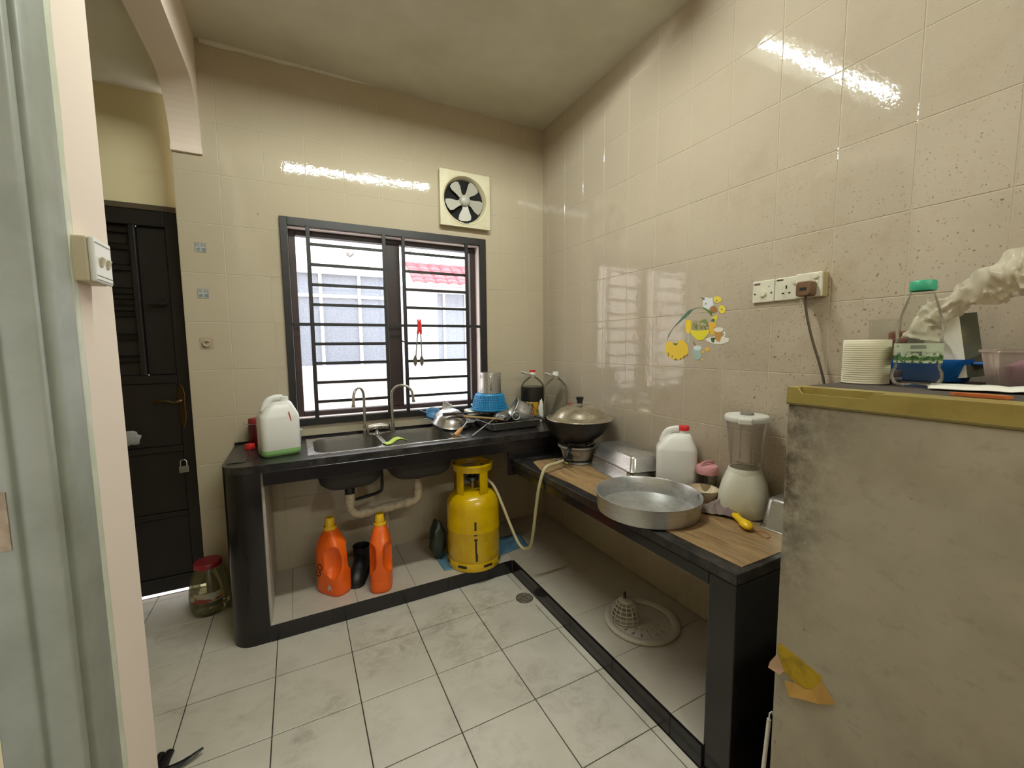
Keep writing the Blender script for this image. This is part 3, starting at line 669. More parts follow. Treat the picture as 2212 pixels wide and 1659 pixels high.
MB().tube([(0, 0, 0), (.045, -.003, -.006)], [.010, .0105], 12).build('handle', M_DARKWOOD, t, smooth=50)
MB().tube([(.045, -.003, -.006), (.15, -.02, -.020), (.25, -.04, -.034), (.30, -.05, -.044)], [.0085, .0075, .0065, .003], 10).build('shaft', M_BEIGEWOOD, t, smooth=50)
t = thing('spatula', 'spatula with pale wooden handle lying on the counter beside the sink', 'spatula', (-.855, -.425, ZA + .010))
MB().tube([(0, 0, 0), (.02, .016, .008), (.045, .036, .020), (.062, .05, .028)], [.0125, .0135, .012, .009], 12).build('handle', mat('pale_wood', 'c08f55', .5, var=('a87840', 20, .4, .7)), t, smooth=50)
MB().tube([(.062, .05, .028), (.10, .08, .05), (.14, .105, .062)], [.005, .004, .004], 8, flat=.6).build('shaft', M_STEEL, t, smooth=50)
MB().prism([(0, -.022), (.06, -.03), (.065, .03), (0, .022)], 0, .0015, lambda u, v, s: (.135 + u, .105 + v, .062 - u * .1 + s)).build('blade', M_STEEL2, t)
t = thing('ladle', 'thin steel ladle with hooked end leaning on the wide tray', 'ladle', (-.755, -.450, ZA + .004))
MB().tube(smooth_path([(0, 0, 0), (.10, .06, .035), (.20, .12, .066), (.23, .135, .074), (.262, .142, .070), (.285, .140, .052)], 3), .0045, 8).build('shaft', M_STEEL, t, smooth=60)
MB().lathe([(0, -.02), (.02, -.016), (.034, -.004), (.038, .01)], 20, m=T(.262, .155, .058)).build('ladle_bowl', M_STEEL2, t, smooth=50, solid=.001)
# tipped aluminium pot with ring handle, dark lid beside it
t = thing('aluminium_pot', 'dented aluminium pot tipped over in the wide tray with a ring handle', 'pot', (-.385, -.310, ZA + .098))
XB = RZ(radians(-18)) @ RY(radians(-62))
MB().lathe([(.078, .035), (.074, .030), (.074, .0), (.072, -.045), (.060, -.075), (.03, -.088), (0, -.090)], 32, m=XB).build('pot', M_ALU, t, smooth=50, solid=.0015)
MB().tube([tuple(XB @ Vector((.0785 * cos(a), .0785 * sin(a), .035))) for a in [2 * pi * i / 32 for i in range(32)]], .003, 6, closed=True).build('rim', M_ALU, t, smooth=60)
MB().tube([(-.052 + .026 * cos(a), -.082, -.012 + .026 * sin(a)) for a in [2 * pi * i / 22 for i in range(22)]], .0042, 8, closed=True).build('ring_handle', M_ALU, t, smooth=60)
MB().tube([(-.030, -.078, .006), (-.046, -.086, .010)], .006, 8).build('lug', M_ALU, t)
t = thing('pot_cover', 'small dull grey pot lid leaning against the tipped aluminium pot', 'lid', (-.470, -.260, ZA + .062))
MB().lathe([(.062, 0), (.058, .004), (.045, .024), (.02, .034), (0, .035)], 28, m=RX(.25)).build('lid', M_STEEL2, t, smooth=60, solid=.001)
t = thing('black_pan', 'small sooty black pan lying in the wide tray under the ladle', 'pan', (-.46, -.318, ZA + .012))
MB().lathe([(0, 0), (.05, 0), (.06, .012), (.066, .042), (.062, .042), (.055, .014), (0, .004)], 28).build('pan', M_BLACKIRON, t, smooth=50)
# food box, blue basket, steel mug
t = thing('food_box', 'clear plastic food box with white clip lid under the blue basket', 'food box', (-.530, -.078, ZA))
MB().loft([sec(.10, .052, .02, 0, 5), sec(.112, .060, .022, .075, 5)]).build('box', clear('smoky_box_plastic', 'b9b9b4', .4, .1, .35, '8f8e89'), t, smooth=40)
MB().loft([sec(.117, .064, .022, .072, 5), sec(.118, .065, .024, .092, 5), sec(.112, .060, .022, .098, 5)]).build('lid', M_WHITEPL, t, smooth=40)
bk = thing('blue_basket', 'blue plastic mesh basket turned upside down on the food box', 'basket', (-.500, -.128, ZA + .102))
M_BLUEB = mat('bright_blue_plastic', '2f93c8', .35)
def brad(z): return .118 - .026 * (z / .105) ** 1.3
n_, rows = 44, 9
for k in range(rows):
    z = .008 + k * .0108; r = brad(z)
    if k in (0, rows - 1): continue
rings = MB()
for k in range(rows): z = .008 + k * .0108; rings.tube([(brad(z) * cos(2 * pi * i / 44), brad(z) * sin(2 * pi * i / 44), z) for i in range(44)], .0021, 5, closed=True)
o = rings.build('mesh_rings', M_BLUEB, bk, smooth=60); o['kind'] = 'stuff'
ribs = MB()
for i in range(44):
    a = 2 * pi * i / 44; ribs.tube([(brad(z) * cos(a), brad(z) * sin(a), z) for z in (.004, .035, .065, .098)], .0021, 5)
o = ribs.build('mesh_ribs', M_BLUEB, bk, smooth=60); o['kind'] = 'stuff'
MB().lathe([(.116, -.001), (.127, .0), (.128, .008), (.118, .010)], 44).build('rim', M_BLUEB, bk, smooth=50, solid=.001)
MB().lathe([(.094, .098), (.090, .105), (0, .106)], 44).build('bottom', M_BLUEB, bk, smooth=50)
MB().lathe([(.112, .006), (.088, .10)], 44).build('inner_skin', mat('deep_blue_plastic', '1d6fa3', .4), bk, smooth=60)
t = thing('steel_mug', 'straight stainless mug upside down on top of the blue basket', 'mug', (-.492, -.128, ZA + .2087))
MB().lathe([(.070, 0), (.072, .002), (.0715, .130), (.0705, .138), (.066, .139), (0, .137)], 36).build('mug', M_STEEL, t, smooth=45)
hx = RZ(radians(-112))
MB().tube([tuple(hx @ Vector(p)) for p in smooth_path([(.071, 0, .120), (.090, 0, .122), (.100, 0, .105), (.100, 0, .06), (.093, 0, .030), (.072, 0, .022)], 4)], .006, 8, flat=.5).build('handle', M_STEEL, t, smooth=60)

# bottles in the corner
def big_bottle(name, label, loc, liquid, cap, ring_rot, lab=None, z_liq=.22, r=.085, ribs=False):
    t = thing(name, label, 'bottle', loc); prof = [(0, .004), (r * .8, .0), (r * .96, .006), (r, .02)]
    if ribs:
        for k in range(9): z = .035 + k * .022; prof += [(r, z), (r * .965, z + .006), (r * .965, z + .012), (r, z + .018)]
        prof += [(r, .238)]
    else: prof += [(r, .10), (r * .98, .105), (r * .98, .112), (r, .118), (r, .175), (r * .975, .18), (r, .186), (r, .225)]
    prof += [(r * .92, .25), (r * .70, .275), (r * .42, .296), (r * .24, .306), (.0185, .312), (.0185, .325)]
    MB().lathe(prof, 36).build('bottle', M_CLEAR, t, smooth=50)
    if liquid: MB().lathe([(0, .006), (r * .78, .004), (r * .97, .012), (r * .975, .10), (r * .965, .11), (r * .975, .12), (r * .975, z_liq), (0, z_liq)], 36).build('liquid', liquid, t, smooth=50)
    MB().lathe([(.0205, .318), (.0205, .331)], 24).lathe([(.0195, .316), (.0215, .318), (.0215, .330), (.020, .334), (.020, .346), (0, .347)], 24).build('cap', cap[0], t, smooth=40)
    if cap[1]: MB().lathe([(.0203, .336), (.0205, .337), (.0205, .348), (.018, .350), (0, .350)], 24).build('cap_top', cap[1], t, smooth=40)
    rx = RZ(ring_rot)
    pts = smooth_path([(.02, .012, .318), (.05, .022, .326), (.088, .012, .338), (.091, -.012, .338), (.05, -.022, .326), (.02, -.012, .318)], 4)
    MB().tube([tuple(rx @ Vector(p)) for p in pts], .0062, 8, flat=.7).build('carry_handle', M_WHITEPL, t, smooth=60)
    if lab:
        MB().lathe([(r * 1.004, .025), (r * 1.004, .135)], 36, radians(150), radians(345)).build('label', lab, t, smooth=60)
    return t
g = NT('soy_label'); p = g.obj(); sp = g.n('SeparateXYZ', i0=p)
c = g.mix(g.ramp(g.noise(g.scale(p, (14, 14, 9)), 1.0, 3.0), .45, .5), S('c79a1e'), S('3a2a1e')); c = g.mix(g.ramp(g.noise(g.scale(p, (20, 20, 14)), 1.3, 2.0), .58, .62), c, S('c8bda4'))
c = g.mix(g.ramp(g.noise(g.scale(p, (17, 15, 17)), 1.6, 2.0), .6, .64), c, S('8f2a16')); c = g.mix(g.ramp(g.noise(g.scale(p, (22, 12, 12)), 1.1, 2.0), .6, .63), c, S('6f7a1c'))
g.bsdf(c, .4); M_SOYLAB = g.m
big_bottle('soy_bottle', 'large bottle of dark sauce with colourful label and red topped cap in the corner', (-.165, -.128, ZA), mat('dark_sauce', '0f0907', .2), (M_WHITEPL, M_RED), radians(190), M_SOYLAB, .235)
big_bottle('clear_bottle', 'large empty clear ribbed bottle with white cap in the corner', (-.092, -.312, ZA), None, (M_WHITEPL, None), radians(195), ribs=True, r=.082)
t = tag(MB().box((-.011, -.022, 0), (.011, .022, .135)).build('red_packet', mat('red_packet_card', 'b3252a', .5), bevel=.003, loc=(-.022, -.395, ZA)), 'narrow red packet standing beside the clear bottle by the wall', 'packet')
tag(crumple((0, 0, .075), (.018, .02, .075), 11, .25).build('white_wrapper', M_WHITEPAPER, smooth=40, loc=(-.168, -.245, ZA)), 'crumpled white wrapper between the sauce bottle and the clear bottle', 'wrapper')

# ------------------------------------------------------------------ gas burner and wok
BX, BY = -.222, -.742
t = thing('gas_burner', 'round enamel gas burner with valve standing under the wok', 'gas burner', (BX, BY, ZS + .0018))
M_ENAMEL = mat('greasy_white_enamel', '9c9486', .42, var=('4a3f33', 16, .5, .72))
MB().lathe([(0, .0), (.094, 0), (.098, .004), (.096, .010), (.060, .012), (0, .012)], 36).build('base_plate', M_STEEL2, t, smooth=45)
MB().lathe([(.080, .012), (.086, .028), (.098, .072), (.103, .080), (.112, .086), (.115, .092), (.112, .098), (.104, .098), (.096, .085), (.04, .06), (0, .06)], 40).build('body', M_ENAMEL, t, smooth=50)
MB().lathe([(0, .062), (.045, .062), (.045, .078), (.03, .084), (0, .084)], 24).build('burner_head', M_BLACKIRON, t, smooth=40)
for k in range(5):
    a = radians(70 + 72 * k); MB().prism([(.055, .085), (.108, .097), (.112, .112), (.10, .113), (.08, .098), (.055, .094)], -.003, .003, lambda u, v, s: (u * cos(a) - s * sin(a), u * sin(a) + s * cos(a), v)).build('pot_support', M_BLACKIRON, t)
MB().lathe([(.0805, .013), (.0845, .025)], 24, radians(200), radians(290)).build('dark_band', M_BLACKIRON, t, smooth=50)  # black band along the front foot of the body
vd = Vector((-.80, -.42, 0)).normalized()
MB().tube([vd * .082 + Vector((0, 0, .045)), vd * .12 + Vector((0, 0, .045)), vd * .165 + Vector((0, 0, .036))], [.017, .021, .016], 12).build('gas_inlet', M_BLACKIRON, t, smooth=50)
kn = vd * .15 + Vector((0, 0, .038)); pv = Vector((-vd.y, vd.x, 0))
MB().tube([kn + Vector((0, 0, .01)), kn + Vector((.015, .0, .05)), kn + Vector((.055, .02, .062))], [.012, .014, .010], 10).build('control_lever', M_BLACKIRON, t, smooth=50)
MB().tube([kn - pv * .02, kn + pv * .035], [.011, .009], 10).build('valve', M_BLACKIRON, t, smooth=50)
MB().cyl(kn + vd * .02 - Vector((0, 0, .010)), kn + vd * .02 + pv * .028 - Vector((0, 0, .014)), .010, n=12).build('brass_nut', mat('dull_brass', '9a8a5c', .35, 1.0), t, smooth=40)
MB().cyl(kn + vd * .04 + Vector((0, 0, .004)), kn + vd * .055 + Vector((-.01, .03, .008)), .009, .007, 10).build('knob', M_BLACKPL, t, smooth=40)
wk = thing('wok', 'sooty black wok standing on the gas burner by the wall', 'wok', (BX - .006, BY + .004, ZS + .110))
MB().lathe([(0, 0), (.05, .003), (.10, .022), (.145, .062), (.172, .105), (.186, .138), (.190, .138), (.176, .102), (.15, .058), (.10, .018), (.05, -.001)], 48).build('pan', M_BLACKIRON, wk, smooth=60)
hd = Vector((-.72, .55, 0)).normalized()
MB().tube([hd * .183 + Vector((0, 0, .130)), hd * .215 + Vector((0, 0, .142)), hd * .245 + Vector((0, 0, .150))], [.012, .011, .012], 10, flat=.7).build('handle', M_BLACKIRON, wk, smooth=50)
ld = thing('wok_cover', 'domed aluminium lid with black knob covering the wok', 'lid', (BX + .016, BY + .004, ZS + .2492), 0)
MB().lathe([(.194, -.001), (.192, .002), (.178, .005), (.162, .011), (.150, .020), (.135, .037), (.112, .055), (.085, .068), (.055, .076), (.028, .0795), (0, .0805)], 56).build('dome', brushed('scuffed_lid_aluminium', 'b9b09c', .2, (4, 4, 30), .35, '8e846c', .12), ld, smooth=60, solid=.0012)
MB().lathe([(.017, .079), (.015, .084), (.0165, .100), (.021, .112), (.022, .119), (.018, .122), (0, .122)], 24).build('knob', M_BLACKPL, ld, smooth=50)
MB().lathe([(.019, .078), (.019, .084), (.014, .086)], 20).build('collar', M_STEEL, ld, smooth=40)

# ------------------------------------------------------------------ other things on the stove counter
Z1S = ZS + .0018
tr1 = tray('roasting_tray', 'stainless tray lying upside down on the vinyl sheet, lower of two', .098, .188, .064, (-.150, -1.045, Z1S), radians(-9.5), .025, True, M_STEEL, .010)
tr2 = tray('roasting_tray', 'stainless tray lying upside down on the other tray beside the white jug', .094, .182, .070, (-.144, -1.062, Z1S + .0655), radians(-9.5), .025, True, M_STEEL, .010)
jug('milky_jug', 'milky plastic jug with red cap standing against the splattered wall', (-.110, -1.345, Z1S), radians(-46))
pn_ = thing('round_pan', 'large round aluminium cake pan on the front edge of the stove counter', 'pan', (-.4055, -1.4655, Z1S))
MB().lathe([(0, .0), (.190, 0), (.197, .004), (.2025, .067), (.206, .069), (.2062, .073), (.2035, .0735), (.1995, .068), (.194, .006), (.188, .003), (0, .003)], 72).build('pan', M_ALU, pn_, smooth=45)
hm = RZ(radians(55))
MB().tube([tuple(hm @ Vector((.1985 + .0 * v, u, .030 + v))) for u, v in ((-.02, -.010), (-.016, .008), (-.006, .018), (.006, .018), (.016, .008), (.02, -.010))], .004, 8, flat=.5).build('handle_mount', M_ALU, pn_, smooth=60)
M_PINK = mat('pink_plastic', 'd79ca2', .4)
t = thing('pink_lid_jar', 'clear jar with pink twist lid beside the white jug', 'jar', (-.066, -1.476, Z1S))
MB().lathe([(0, .004), (.036, .0), (.041, .006), (.042, .09), (.038, .104)], 28).build('jar', M_GLASS, t, smooth=50)
MB().lathe([(0, .006), (.037, .006), (.038, .02), (0, .024)], 28).build('contents', mat('brown_dregs', '3a2c26', .7), t, smooth=50)
MB().lathe([(.044, .102), (.0455, .108), (.0455, .128), (.042, .137), (.02, .140), (0, .140)], 28).build('lid', M_PINK, t, smooth=40)
MB().tube(smooth_path([(-.036, 0, .138), (-.03, 0, .150), (0, 0, .153), (.03, 0, .150), (.036, 0, .138)], 4), .007, 8, flat=.6, ).build('lid_handle', M_PINK, t, smooth=60)
t = thing('red_sauce_bottle', 'small dark red bottle with ochre cap squeezed behind the white jug', 'bottle', (-.034, -1.405, Z1S))
MB().lathe([(0, 0), (.026, 0), (.028, .005), (.028, .085), (.024, .098), (.02, .108)], 22).build('bottle', M_DARKRED, t, smooth=50)
MB().lathe([(.022, .106), (.022, .132), (.018, .135), (0, .135)], 22).build('cap', mat('ochre_cap', '9a6c2c', .5), t, smooth=40)
t = thing('ceramic_bowl', 'small cream ceramic bowl between the cake pan and the blender', 'bowl', (-.142, -1.520, Z1S))
MB().lathe([(0, .005), (.028, .004), (.030, 0), (.033, .003), (.050, .030), (.060, .060), (.0575, .0615), (.047, .032), (.028, .010), (0, .009)], 32).build('bowl', mat('cream_ceramic', 'd8c9ae', .2, var=('c3a98f', 6, .45, .7)), t, smooth=60)
bl = thing('blender', 'white kitchen blender with clear jug on the stove counter', 'blender', (-.098, -1.668, Z1S), radians(-60))
M_GREASYWHITE = mat('greasy_white_plastic', 'd3d2c0', .28, var=('bdb99f', 7, .5, .75), bump=(30, .03))
MB().loft([sec(.082, .078, .05, 0, 6), sec(.087, .083, .055, .010, 6), sec(.090, .086, .06, .04, 6), sec(.087, .083, .06, .085, 6), sec(.078, .075, .06, .125, 6), sec(.066, .064, .06, .158, 6), sec(.057, .056, .055, .176, 6)]).build('base', M_GREASYWHITE, bl, smooth=60)
MB().lathe([(.063, .160), (.060, .174), (.056, .184), (.051, .180)], 28).build('collar', M_GREASYWHITE, bl, smooth=50)
MB().box((-.083, -.079, -.0012), (.083, .079, .006)).build('foot', M_BLACKPL, bl, bevel=.02)
MB().lathe([(.051, .180), (.053, .194), (.067, .335), (.073, .375)], 36).lathe([(0, .187), (.050, .187)], 36).build('jug', clear('scuffed_clear_plastic', 'f2efea', .14, .08, .16, 'd5cec5'), bl, smooth=50)
for k in range(4):
    a = radians(25 + 90 * k); MB().box((-.0015, -.006, .20), (.0015, .0, .34), None).build('flow_rib', clear('scuffed_clear_plastic', '', 0), bl, loc=(.0545 * cos(a), .0545 * sin(a), 0), rz=a - pi / 2)
MB().prism([(.002, .0), (.03, .006), (.032, .010), (-.002, .006)], -.004, .004, lambda u, v, s: (u, s, .190 + v)).prism([(.002, .0), (.03, .012), (.03, .016), (-.002, .006)], -.004, .004, lambda u, v, s: (-u, s, .190 + v)).build('blade', M_STEEL, bl)
MB().lathe([(.076, .368), (.0775, .374), (.078, .384), (.074, .390), (.03, .391), (0, .391)], 36).build('lid', M_WHITEPL, bl, smooth=40)
MB().box((-.024, -.090, .362), (.024, -.060, .388)).build('spout_cover', M_WHITEPL, bl, bevel=.006)
MB().lathe([(.024, .389), (.024, .398), (.021, .400), (0, .400)], 24).build('lid_cap', clear('grey_cap_plastic', 'c8c6c0', .5, .1, .5, '9d9a92'), bl, smooth=40)
# cloth
M_CLOTH = mat('mauve_rag', '8f7f78', .95, var=('77686a', 14, .4, .7), bump=(220, .3))
def rag(u, v):
    x = (u - .5) * .15; y = (v - .5) * .085; q = Vector((x * 9, y * 12, 2.3))
    env = max(0, 1 - ((u - .42) / .62) ** 2) * max(0, 1 - ((v - .5) / .56) ** 2)
    rid = (1 - abs(noise.noise(q))) ** 3 * .9 + (1 - abs(noise.noise(q * 2.1 + Vector((3, 1, 0))))) ** 4 * .45
    h = .004 + .050 * env * rid + .006 * env
    return (x + .015 * noise.noise(q * 1.6 + Vector((5, 0, 0))), y + .015 * noise.noise(q * 1.6 + Vector((0, 7, 0))), max(.002, h))
tag(MB().grid(rag, 64, 44).build('rag', M_CLOTH, smooth=60, solid=.002, loc=(-.182, -1.640, Z1S), rz=radians(-58)), 'crumpled mauve rag in front of the blender', 'cloth')
tag(MB().tube([(.018 * cos(a), .013 * sin(a), .045 + .010 * sin(a)) for a in [2 * pi * i / 24 for i in range(24)]] , .0012, 6, closed=True).build('wire_loop', M_BLACKIRON, loc=(-.232, -1.585, Z1S + .012)), 'thin black wire loop lying on the rag beside the cake pan', 'wire')
t = thing('yellow_peeler', 'yellow plastic scoop handle lying in front of the mauve rag', 'scoop', (-.208, -1.732, Z1S + .001), radians(-123))
P_ = MB(); SE = []
for x, a, b, zc in ((-.068, .006, .004, .012), (-.062, .014, .010, .013), (-.04, .016, .011, .013), (-.015, .013, .010, .012), (.01, .014, .012, .013), (.035, .020, .014, .015), (.052, .019, .013, .015), (.064, .010, .007, .014), (.067, .003, .002, .013)):
    SE.append([(x, a * cos(q), zc + b * sin(q)) for q in [2 * pi * i / 16 for i in range(16)]])
P_.loft([[(x * 1.12, y * 1.05, z * 1.1) for x, y, z in q] for q in SE]).build('handle', mat('yellow_plastic', 'eec313', .32), t, smooth=60)
MB().lathe([(0, 0), (1, 0), (.9, .15), (0, .2)], 20, m=T(-.054, 0, .0252) @ Matrix.Diagonal((.016, .0105, .008, 1))).build('hollow', mat('shaded_hollow_yellow', '6f5c16', .6), t, smooth=40)  # cap on the handle, shade of the hollow put into its dark yellow
tag(MB().tube([(.028 * cos(a), .016 * sin(a) + .004 * cos(2 * a), .0012) for a in [2 * pi * i / 30 for i in range(30)]], .0011, 6, closed=True).build('rubber_band', mat('orange_rubber', 'a8592c', .6), loc=(-.222, -1.825, Z1S), rz=1.2), 'thin orange rubber band on the vinyl sheet by the fridge', 'rubber band')
tray('roasting_tray', 'deep stainless tray upside down against the fridge side of the counter', .072, .078, .112, (-.086, -1.850, Z1S), radians(3), .022, True, M_STEEL, .007)
t = thing('glass_jar', 'clear square glass jar standing behind the deep upturned tray', 'jar', (-.045, -1.915, Z1S + .114), .2)
MB().loft([sec(.03, .03, .008, 0, 4), sec(.032, .032, .010, .004, 4), sec(.032, .032, .010, .050, 4), sec(.026, .026, .020, .06, 4)], caps=False).build('jar', M_GLASS, t, smooth=45)
MB().lathe([(.024, .058), (.024, .064), (.022, .066), (0, .066)], 20).build('lid', M_STEEL2, t, smooth=40)

# ------------------------------------------------------------------ gas cylinder and hose
CX, CY = -.744, -.412
cy = thing('gas_cylinder', 'yellow steel gas cylinder standing under the counter corner', 'gas cylinder', (CX, CY, PZ + .003))
MB().lathe([(0, .014), (.10, .014), (.143, .03), (.153, .05), (.155, .08), (.155, .213), (.1565, .218), (.157, .223), (.1565, .228), (.155, .233), (.155, .355), (.150, .385), (.136, .412), (.11, .432), (.07, .445), (.03, .449), (0, .45)], 56).build('body', M_YELLOWCYL, cy, smooth=50)
MB().lathe([(.146, .0), (.157, .0), (.159, .006), (.157, .030), (.153, .046), (.149, .046)], 56).build('foot_ring', M_YELLOWCYL, cy, smooth=45)
fa = math.atan2(-2.26, -.9)     # direction that faces the doorway
for da in (-.62, -1.45, .35, 1.1, 2.0, -2.3):
    a = fa + da + .18; MB().lathe([(.1595, .022), (.1598, .036)], 8, a - .17, a + .17).build('vent_slot', M_BLACKPL, cy, solid=.001)
for z0, z1, w0, da in ((.295, .245, .03, -.03), (.222, .214, .045, -.03), (.196, .186, .05, -.02), (.186, .11, .026, -.02), (.11, .062, .032, .0)):
    MB().lathe([(.1560 if z0 < .2 or z0 > .235 else .1576, z1), (.1560 if z0 < .2 or z0 > .235 else .1576, z0)], 4, fa + da + .1 - w0 * 1.3, fa + da + .1 + w0 * 1.3).build('paint_mark', mat('black_paint_streak', '2e2708', .6), cy, smooth=40)
MB().lathe([(.106, .562), (.115, .562), (.117, .568), (.117, .588), (.121, .594), (.119, .601), (.110, .603), (.104, .598), (.106, .590)], 48).build('collar_ring', M_YELLOWCYL, cy, smooth=50)
for da, w in ((-.72, .22), (.62, .24), (1.75, .20), (2.9, .22), (-1.9, .22)):
    a = fa + da; MB().lathe([(.104, .425), (.112, .422), (.114, .575), (.106, .575), (.104, .425)], 8, a - w, a + w).build('collar_post', M_YELLOWCYL, cy, smooth=50)
MB().cyl((0, 0, .445), (0, 0, .50), .022, .018, 16).build('valve', mat('dull_brass', '', 0), cy, smooth=40)
reg = MB().lathe([(0, .488), (.034, .490), (.038, .50), (.036, .516), (.02, .522), (.018, .54), (0, .541)], 24).build('regulator', mat('dark_regulator_metal', '4d4a42', .4, .6), cy, smooth=50)
MB().lathe([(0, 0), (.009, 0), (.009, .006), (0, .007)], 16, m=T(.034 * cos(fa), .034 * sin(fa), .503) @ RZ(fa) @ RY(pi / 2)).build('blue_button', mat('blue_button', '4a7288', .4), reg)
hz = [kn + Vector((BX, BY, ZS)) + vd * .03 + Vector((0, 0, .006)), Vector((-.445, -.845, .735)), Vector((-.52, -.868, .728)), Vector((-.556, -.868, .640)), Vector((-.562, -.842, .506)), Vector((-.56, -.808, .365)), Vector((-.557, -.772, .275)), Vector((-.562, -.715, .232)), Vector((-.572, -.66, .248)), Vector((-.59, -.60, .33)), Vector((-.61, -.54, .432)), Vector((-.635, -.48, .530)), Vector((-.672, -.44, .575)), Vector((-.71, -.42, .583))]
tag(MB().tube(smooth_path(hz, 6), .0085, 12).build('gas_hose', mat('beige_rubber_hose', 'b3a982', .5), smooth=60), 'beige rubber gas hose drooping from the burner to the yellow cylinder', 'hose')
M_BLUESHEET = mat('blue_plastic_sheet', '5d87a0', .45, var=('486b80', 10, .4, .7))
def bsheet(u, v):
    x = -.945 + u * .575; y = -.452 + v * .20 - .03 * sin(u * 5) * (1 - v); q = Vector((x * 10, y * 10, 0))
    edge = .022 if u > .72 and v > .3 else .004
    return (x, y, PZ + .0012 + max(0.0, edge * (.5 + noise.noise(q)) * (1 if (abs(x - CX) > .17 or abs(y - CY) > .17) else 0)))
tag(MB().grid(bsheet, 44, 12).build('plastic_sheet', M_BLUESHEET, smooth=60, solid=-.0006), 'crumpled blue plastic sheet spread under the yellow gas cylinder', 'plastic sheet')
tag(crumple((0, 0, .115), (.05, .05, .115), 5, .25).build('green_bag', mat('dark_green_plastic', '222c22', .4), smooth=50, loc=(-.935, -.300, PZ + .002)), 'dark green plastic bag behind the gas cylinder', 'bag')

# ------------------------------------------------------------------ orange bottles, shoe, strainer
def orange_bottle(label, loc, rz, sc_=1.0, text=False):
    t = thing('detergent_bottle', label, 'bottle', loc, rz, None)
    Zs = [0, .004, .012, .03, .05, .06, .065, .08, .11, .14, .17, .20, .23, .255, .275, .29, .30, .312, .322, .33, .338]
    def half(z):
        if z < .012: k = .92 + .08 * z / .012
        else: k = 1
        a, b = .090 * k, .057 * k
        if z > .19: q = min(1, (z - .19) / .145); a *= 1 - .70 * q ** 1.9; b *= 1 - .52 * q ** 2.2
        if .055 < z < .07: a *= .988; b *= .985
        return a, b
    NU, NV = 56, 72; vs = []; fs = []
    for j in range(NV + 1):
        z = .338 * j / NV; a, b = half(z); r = min(a, b) * (.72 if z < .2 else .9)
        ring_ = [(a * math.copysign(abs(cos(q)) ** .62, cos(q)) - .008 * max(0, (z - .2) / .14), b * math.copysign(abs(sin(q)) ** .62, sin(q))) for q in [2 * pi * i / 96 for i in range(96)]]
        for x, y in ring_:
            d = ((x - .050) / .048) ** 2 + ((z - .180) / .082) ** 2
            if d < 1: y *= 1 - .74 * (1 - d) ** .5
            vs.append((x, y, z))
    m_ = MB(); n = len(ring_)
    for j in range(NV):
        for i in range(n): i2 = (i + 1) % n; fs.append((j * n + i, j * n + i2, (j + 1) * n + i2, (j + 1) * n + i))
    fs.append(tuple(reversed(range(n)))); m_.add(vs, fs); b = m_.build('body', M_ORANGE, t, smooth=50)
    c = T(-.012, 0, 0)
    MB().lathe([(.030, .332), (.033, .334), (.033, .348), (.030, .352)], 28, m=c).lathe([(.026, .350), (.0225, .393), (.02, .396), (0, .396)], 28, m=c).build('cap', M_YELLOWCAP, t, smooth=40)
    if text:
        MB().prism([(.0, .0), (.02, .03), (.04, .0), (.03, .03), (.05, .04), (.028, .045), (.03, .07), (.015, .05), (-.005, .06), (.005, .035), (-.015, .025)], 0, .0008, lambda u, v, s: (.022 + u * .55, -.0572 - s, .028 + v * .55)).build('silver_flower', mat('silver_print', 'b9b6b2', .4), t)
        cu = bpy.data.curves.new('label_text', 'FONT'); cu.body = 'GO'; cu.size = .05; cu.extrude = .0004
        o = bpy.data.objects.new('label_text', cu); COL.objects.link(o); me = bpy.data.meshes.new_from_object(o.evaluated_get(bpy.context.evaluated_depsgraph_get())); bpy.data.objects.remove(o)
        me.materials.clear(); me.materials.append(mat('dark_print', '3a1b12', .5)); o2 = bpy.data.objects.new('label_text', me); COL.objects.link(o2); o2.parent = t
        o2.matrix_local = T(-.036, -.0578, .085) @ RX(pi / 2) @ RZ(radians(70))
    return t
orange_bottle('orange detergent bottle with yellow cap, broad side showing, left of the black boot', (-1.520, -.352, PZ), radians(-52), text=True)
orange_bottle('orange detergent bottle with yellow cap, narrow side showing, right of the black boot', (-1.288, -.425, PZ), radians(-104))
t = thing('rubber_boot', 'short black rubber boot standing between the orange bottles', 'boot', (-1.388, -.300, PZ), radians(-110))
SE = []
for x, a, z1 in ((.105, .012, .035), (.098, .028, .05), (.08, .040, .065), (.05, .045, .078), (.015, .044, .092), (-.02, .042, .12), (-.06, .041, .13), (-.095, .040, .13), (-.115, .034, .125), (-.122, .016, .11)):
    SE.append([(x, a * cos(q) * (1 if sin(q) < .3 else .92), max(0.0, z1 * .5 + z1 * .5 * sin(q))) for q in [2 * pi * i / 20 for i in range(20)]])
MB().loft(SE).build('foot', M_RUBBER, t, smooth=60)
MB().lathe([(.043, .08), (.043, .11), (.046, .150), (.048, .156), (.045, .157), (.040, .12)], 24, m=T(-.072, 0, 0)).build('shaft', M_RUBBER, t, smooth=60)
MB().loft([[(x, y, z) for x, y in rr(.116, .045, .04, 5, cx=-.008)] for z in (0, .014)]).build('sole', M_RUBBER, t, bevel=.003)
st = thing('plastic_strainer', 'round white plastic fan guard with lattice dome on the plinth under the stove counter', 'strainer', (-.272, -1.312, PZ + .001))
M_OFFWHITE = mat('dusty_offwhite_plastic', 'b8b1a0', .55)
MB().lathe([(.164, 0), (.170, .004), (.170, .012), (.164, .016), (.150, .017), (.138, .012), (.132, .005), (.132, .001)], 56).build('ring', M_OFFWHITE, st, smooth=50, solid=.0012)
dc = Vector((-.055, .045, .004)); lat = []
def dome(a, e): r = .066 * cos(e); return dc + Vector((r * cos(a), r * sin(a), .008 + .092 * sin(e)))
